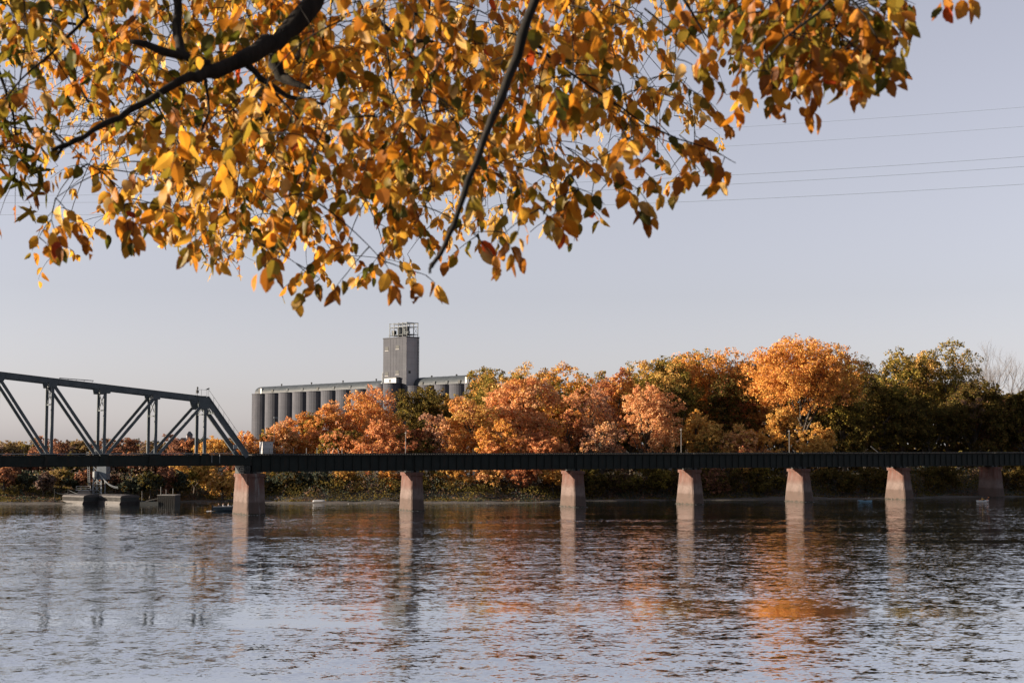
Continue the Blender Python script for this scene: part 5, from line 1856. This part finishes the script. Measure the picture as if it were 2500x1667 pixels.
NEAR = {  # leaf hues
    'orange': (0.654, 0.259, 0.023), 'gold': (0.676, 0.369, 0.046), 'olive': (0.248, 0.178, 0.021), 'brown': (0.361, 0.132, 0.018), 'green': (0.096, 0.098, 0.013), 'red': (0.507, 0.081, 0.018), 'pale': (0.699, 0.461, 0.160)}
HN = list(NEAR)
HC = np.array([NEAR[k] for k in HN])
leaves = []          # (matrix 3x3 rows, origin, shape, colour, depth, px, py)
twigs = MB()
def spray(A, d0, n, step, ln, force=False, hues=None, r_=random, thin=1.0):
    pos, d = A.copy(), d0.normalized()
    pts = [pos.copy()]
    got = []
    side = d.cross(Vector((0, 0, 1)))
    side = side.normalized() if side.length > .05 else Vector((1, 0, 0))
    last = 0
    for i in range(n):
        pos = pos + d * step * r_.uniform(.8, 1.2)
        d = (d + Vector((r_.gauss(0, .10), r_.gauss(0, .10), -.13 + r_.gauss(0, .06)))).normalized()
        pts.append(pos.copy())
        for _ in range(1 if i < n - 1 else 2):
            sg = 1 if (i + _) % 2 else -1
            ax = (d * .55 + side * sg * .6 + Vector((r_.gauss(0, .25), r_.gauss(0, .25), -.75 + r_.gauss(0, .25)))).normalized()
            nr = Vector((r_.gauss(0, .75), r_.gauss(-.65, .6), r_.gauss(.15, .5)))
            nr = (nr - ax * nr.dot(ax))
            if nr.length < .05:
                continue
            nr.normalize()
            L = ln * r_.uniform(.62, 1.15) * (1 if i < n - 1 else .9)
            o = pos + ax * .012
            cpt = o + ax * L * .6
            px, py = to_px(cpt)
            if not force:
                dv = float(dens(px, py))
                if r_.random() > (dv - .35) / 1.3:
                    continue
            w = hues or (4, 4, 2.2, 1.6, .7, .06, .5)
            h = r_.choices(range(7), w)[0]
            c = HC[h] * r_.uniform(.75, 1.15)
            got.append((ax, nr, L, o, r_.randrange(len(SHAPES)), c, cpt.y, px, py))
            last = i + 1
    if len(got) < 2:
        return False
    leaves.extend(got)
    rad = [.0021 * thin * (1 - .6 * k / (len(pts) - 1)) for k in range(last + 1)] if last else [.002, .001]
    twigs.tube([q_ - ELM for q_ in pts[:last + 1]] if last else [q_ - ELM for q_ in pts[:2]], rad, 4, False)
    return True

rs = random.Random(99)
NODE = np.array([tuple(q_) for q_ in nodes])
joins = []
def join(A):
    """Thin curved branchlet from the nearest wood above or beside A."""
    global NODE
    d = NODE - np.array(A)
    dist = np.linalg.norm(d * np.array([1, 1.2, .8]), axis=1) + np.where(d[:, 2] < -.03, 1.0, 0)
    j = int(dist.argmin())
    q_ = Vector(NODE[j])
    L = (A - q_).length
    if L > .03:
        mid = q_.lerp(A, .5) + Vector((rs.gauss(0, .05), rs.gauss(0, .05), .10)) * min(L, 1.0)
        pts = []
        for k in range(6):
            u = k / 5
            pts.append(q_ * (1 - u) ** 2 + mid * 2 * u * (1 - u) + A * u * u)
        r0 = .0026 + .0012 * min(L, 2)
        twigs.tube([p_ - ELM for p_ in pts], [r0 * (1 - .1 * k) for k in range(6)], 5, False)
        NODE = np.concatenate([NODE, [tuple(p_) for p_ in pts[1:]]])

anch = []
cells = [(i, j, DG[j, i] ** 1.25) for j in range(8) for i in range(25) if DG[j, i] > 0]
cw = [c[2] for c in cells]
NSPRAY = 1120
for k in range(NSPRAY):
    i, j, _ = rs.choices(cells, cw)[0]
    px, py = (i + rs.random()) * 100, (j + rs.random()) * 100 - 45
    if px > 1850:
        d = rs.uniform(4.0, 5.3)
    elif rs.random() < .05:
        d = rs.uniform(4.1, 4.6)
    elif rs.random() < .38:
        d = rs.uniform(5.0, 7.0)
    else:
        d = rs.uniform(7.0, 12.5)
    anch.append((py, px, d))
for k in range(520):                    # the crown rises on above the picture
    px = rs.uniform(-500, 2250)
    anch.append((rs.uniform(-720, -110), px, rs.uniform(4.4, 9.0) if px < 1800 else rs.uniform(4.2, 6.0)))
for px in range(-150, 2300, 45):       # foliage just above the picture
    for py in (-60, -130):
        if rs.random() < (.75 if px < 1900 else .5):
            anch.append((py + rs.uniform(-30, 20), px + rs.uniform(-20, 20), rs.uniform(4.0, 8.5) if px < 1700 else rs.uniform(4.0, 5.2)))
for k in range(360):                    # crown carried on unseen past the left edge, added to shade near leaves
    anch.append((rs.uniform(-420, 420), rs.uniform(-1500, -60), rs.uniform(4.2, 7.4)))
anch.sort()
for py, px, d in anch:
    A = P(px, py, d)
    a = rs.uniform(0, 2 * math.pi)
    d0 = Vector((math.cos(a), math.sin(a) * .7, rs.uniform(-.7, .05)))
    far = d > 6.8
    hues = (1.2, .8, 3.2, 3, 1.6, .03, .1) if px > 1800 else (4, 6, .5, .5, .1, .05, 5.0) if far else ((1.5, 1.8, 4, 1.8, 2.4, .03, .1) if px < 620 and py < 260 else (5.2, 3.2, 2.6, 1.8, 1.0, .06, .5))  # hues carry painted shade at right and upper left, sunlight farther back
    if spray(A, d0, rs.randint(5, 9) if px > -40 else rs.randint(7, 10), .030, .069 if not far else .074, px < -40 or py < -100, hues, rs):
        join(A)
CL = [(128, 455, 5.0, 7, 1), (118, 505, 5.0, 5, 1), (90, 545, 5.0, 2, 1), (235, 395, 5.1, 3, 1), (285, 470, 5.1, 6, 1), (310, 480, 5.1, 6, 1), (370, 470, 5.1, 3, 1), (455, 530, 5.1, 3, 1), (520, 540, 5.2, 5, 1), (600, 560, 5.2, 5, 1),
      (680, 605, 5.2, 5, 1), (735, 640, 5.2, 4, 1), (795, 630, 5.1, 3, 1), (880, 600, 5.1, 4, 1), (935, 622, 5.1, 2, 1), (978, 632, 5.1, 1, 1), (1160, 535, 5.0, 4, 1), (1085, 535, 5.0, 5, 1),
      (1240, 480, 5.0, 5, 1), (1285, 490, 5.0, 2, 1), (1330, 435, 5.1, 6, 1), (1310, 400, 5.1, 5, 1), (1430, 415, 5.1, 5, 1), (1470, 440, 5.1, 4, 1), (1400, 370, 5.1, 3, 1), (1590, 360, 5.1, 6, 1), (1560, 310, 5.1, 5, 1), (1665, 360, 5.1, 4, 1),
      (1505, 320, 5.1, 4, 1), (1730, 165, 4.5, 5, 1), (1775, 165, 4.5, 4, 1), (1850, 150, 4.5, 6, 1), (1940, 110, 4.5, 6, 1), (1985, 90, 4.5, 7, 1), (2010, 100, 4.5, 6, 1), (2040, 0, 4.4, 3, 1), (2075, -30, 4.2, 2, 1), (2165, -22, 4.2, 3, 1), (2215, -28, 4.2, 2, 1)]
CL.sort(key=lambda c: c[1])
for x, y, d, n, f_ in CL:
    A = P(x * K, y * K, d)
    a = rs.uniform(0, 2 * math.pi)
    spray(A, Vector((math.cos(a) * .6, math.sin(a) * .5, -.5)), max(n, 2), .026, .080, True, (4, 2, 1, 3, .4, .2, .5), rs)
    join(A)
o = twigs.build('twigs', M['bark_dark'], elm)
o['kind'] = 'stuff'
# petioles are part of the leaf meshes; largest 300 leaves in the picture become parts of their own
def score(l):
    vis = 1 if (0 < l[7] < 2500 and 0 < l[8] < 900) else .01
    return vis * l[2] / l[6]
order = sorted(range(len(leaves)), key=lambda i: -score(leaves[i]))
big, rest = order[:300], order[300:]
HOLED = [leaf_shape(31, .30, .25, .15, {('L', 5)}), leaf_shape(32, .29, .3, .1, {('R', 6), ('L', 4)}), leaf_shape(33, .27, .5, .2, {('R', 4)})]
big_meshes = []
for vs, q in SHAPES + HOLED:
    me = bpy.data.meshes.new('leaf')
    me.from_pydata([tuple(v) for v in vs], [], [tuple(int(i) for i in f) for f in q])
    me.materials.append(M['leaf_one'])
    me.update()
    big_meshes.append(me)
def leaf_matrix(l):
    ax, nr, L, o, sh, c = l[:6]
    y = nr.cross(ax)
    return Matrix(((ax.x * L, y.x * L, nr.x * L, o.x - ELM.x), (ax.y * L, y.y * L, nr.y * L, o.y - ELM.y), (ax.z * L, y.z * L, nr.z * L, o.z - ELM.z), (0, 0, 0, 1)))
for i in big:
    l = leaves[i]
    sh = l[4] if rs.random() > .16 else len(SHAPES) + rs.randrange(3)
    ob = put('leaf', big_meshes[sh], elm)
    ob.matrix_local = leaf_matrix(l)
    ob.color = (*[float(x) for x in l[5]], 1)
V_, Q_, C_, base = [], [], [], 0
for sh, (vs, q) in enumerate(SHAPES):
    idx = [i for i in rest if leaves[i][4] == sh]
    if not idx:
        continue
    Mx = np.array([np.array(leaf_matrix(leaves[i])) for i in idx])
    vv = np.einsum('nij,vj->nvi', Mx[:, :3, :3], vs) + Mx[:, None, :3, 3]
    nv = len(vs)
    qq = q[None] + (np.arange(len(idx)) * nv)[:, None, None] + base
    V_.append(vv.reshape(-1, 3))
    Q_.append(qq.reshape(-1, 4))
    cc = np.array([leaves[i][5] for i in idx])
    C_.append(np.repeat(np.concatenate([cc, np.ones((len(idx), 1))], 1), len(q), 0))
    base += len(idx) * nv
o = put('foliage', np_mesh('foliage', np.concatenate(V_), np.concatenate(Q_), M['leaf_many'], {'leafcol': np.concatenate(C_)}), elm)
o['kind'] = 'stuff'

# ---- maple at the left edge: deeply lobed leaves
def maple_mesh(seed):
    r_ = random.Random(seed)
    out = []
    lobes_ = [(-2.35, .38), (-1.25, .72), (0, 1.0), (1.25, .72), (2.35, .38)]
    ang = []
    for i, (a, L) in enumerate(lobes_):
        w = .26
        ang += [(a - w * .9, L * .55), (a - w * .55, L * .78), (a - w * .35, L * .70), (a, L), (a + w * .35, L * .70), (a + w * .55, L * .78), (a + w * .9, L * .55)]
        if i < 4:
            ang.append(((a + lobes_[i + 1][0]) / 2, .20))
    ang.append((math.pi, .08))
    pts = [(L * math.cos(a) * .8 * r_.uniform(.94, 1.06) + .12, L * math.sin(a) * .8 * r_.uniform(.94, 1.06), .10 * L * math.cos(a * 2) + r_.uniform(-.03, .03)) for a, L in ang]
    n = len(pts)
    vs = [(.12, 0, .04)] + pts
    me = bpy.data.meshes.new('leaf')
    me.from_pydata(vs, [], [(0, i + 1, (i + 1) % n + 1) for i in range(n)])
    me.materials.append(M['leaf_one'])
    me.update()
    return me
MM = [maple_mesh(k) for k in range(4)]
MAP = Vector((-6.4, 1.2, 0))
MAP.z = float(ground_z(MAP.x, MAP.y)) - .1
mpl = thing('maple_tree', 'maple with deeply lobed leaves reaching in at the left edge', 'tree', MAP)
top_m = Vector((-5.6, 3.0, 17.0))
MB().tube([Vector((0, 0, -.4)), Vector((.1, .4, 2)), top_m - MAP], [.26, .20, .12], 10).build('trunk', M['bark_dark'], mpl, True)
def mbranch(pts, rad):
    w = [P(x * K, y * K, d) if not isinstance(x, Vector) else x for x, y, d in pts]
    MB().tube([q_ - MAP for q_ in w], rad, 6).build('branch', M['bark_dark'], mpl, True)
    return w
def q3(x, y, d):
    return (x, y, d)
b1 = mbranch([(top_m, 0, 0), q3(-140, -60, 7.0), q3(-60, 60, 7.0), q3(0, 170, 7.0), q3(30, 260, 7.0), q3(40, 340, 7.0), q3(30, 420, 7.0)], [.06, .02, .012, .008, .006, .004, .002])
b2 = mbranch([(top_m, 0, 0), q3(-60, -80, 8.6), q3(60, 40, 8.6), q3(150, 150, 8.6), q3(200, 230, 8.6), q3(260, 310, 8.6)], [.06, .022, .014, .010, .007, .003])
b3 = mbranch([(b2[2], 0, 0), q3(200, 60, 9.6), q3(330, 190, 9.8), q3(440, 380, 9.8), q3(490, 520, 9.8), q3(510, 600, 9.8)], [.012, .009, .007, .005, .004, .002])
def mleaf(p, L, hue):
    ax = Vector((rs.gauss(0, .45), rs.gauss(0, .35), -1)).normalized()
    nr = Vector((rs.gauss(0, .7), rs.gauss(-.3, .7), rs.gauss(.2, .5)))
    nr = (nr - ax * nr.dot(ax)).normalized()
    y = nr.cross(ax)
    o = p - MAP
    ob = put('leaf', rs.choice(MM), mpl)
    ob.matrix_local = Matrix(((ax.x * L, y.x * L, nr.x * L, o.x), (ax.y * L, y.y * L, nr.y * L, o.y), (ax.z * L, y.z * L, nr.z * L, o.z), (0, 0, 0, 1)))
    c = HC[HN.index(hue)] * rs.uniform(.75, 1.1)
    ob.color = (*[float(x) for x in c], 1)
stalk = MB()
for (wp, lo, spread, n, L, hs2) in ((b1, 3, .12, 70, .125, ['olive', 'green', 'brown', 'green']), (b2, 3, .19, 90, .085, ['gold', 'orange', 'olive', 'gold']), (b3, 3, .16, 36, .07, ['gold', 'orange', 'pale']), (b3, 5, .10, 16, .075, ['orange', 'brown', 'olive'])):
    for k in range(n):
        i = rs.randrange(lo - 1, len(wp) - 1) if lo < 5 else len(wp) - 2
        a = wp[i].lerp(wp[i + 1], rs.random())
        p = a + Vector((rs.gauss(0, spread), rs.gauss(0, spread), rs.gauss(-.06, spread * .6)))
        stalk.tube([a - MAP, a.lerp(p, .5) + Vector((0, 0, .02)) - MAP, p - MAP], [.0022, .0016, .001], 4, False)
        mleaf(p, L * rs.uniform(.7, 1.2), rs.choice(hs2))
o = stalk.build('twigs', M['bark_dark'], mpl)
o['kind'] = 'stuff'

for lab, who in LABELS.items():
    if len(who) > 1:
        print('SHARED LABEL', lab, who)
print('LEAVES', len(leaves), 'OBJECTS', len(sc.objects), 'TRIS', sum(sum(len(p.vertices) - 2 for p in o.data.polygons) if len(o.data.polygons) < 5000 else 2 * len(o.data.polygons) for o in sc.objects if o.type == 'MESH'))
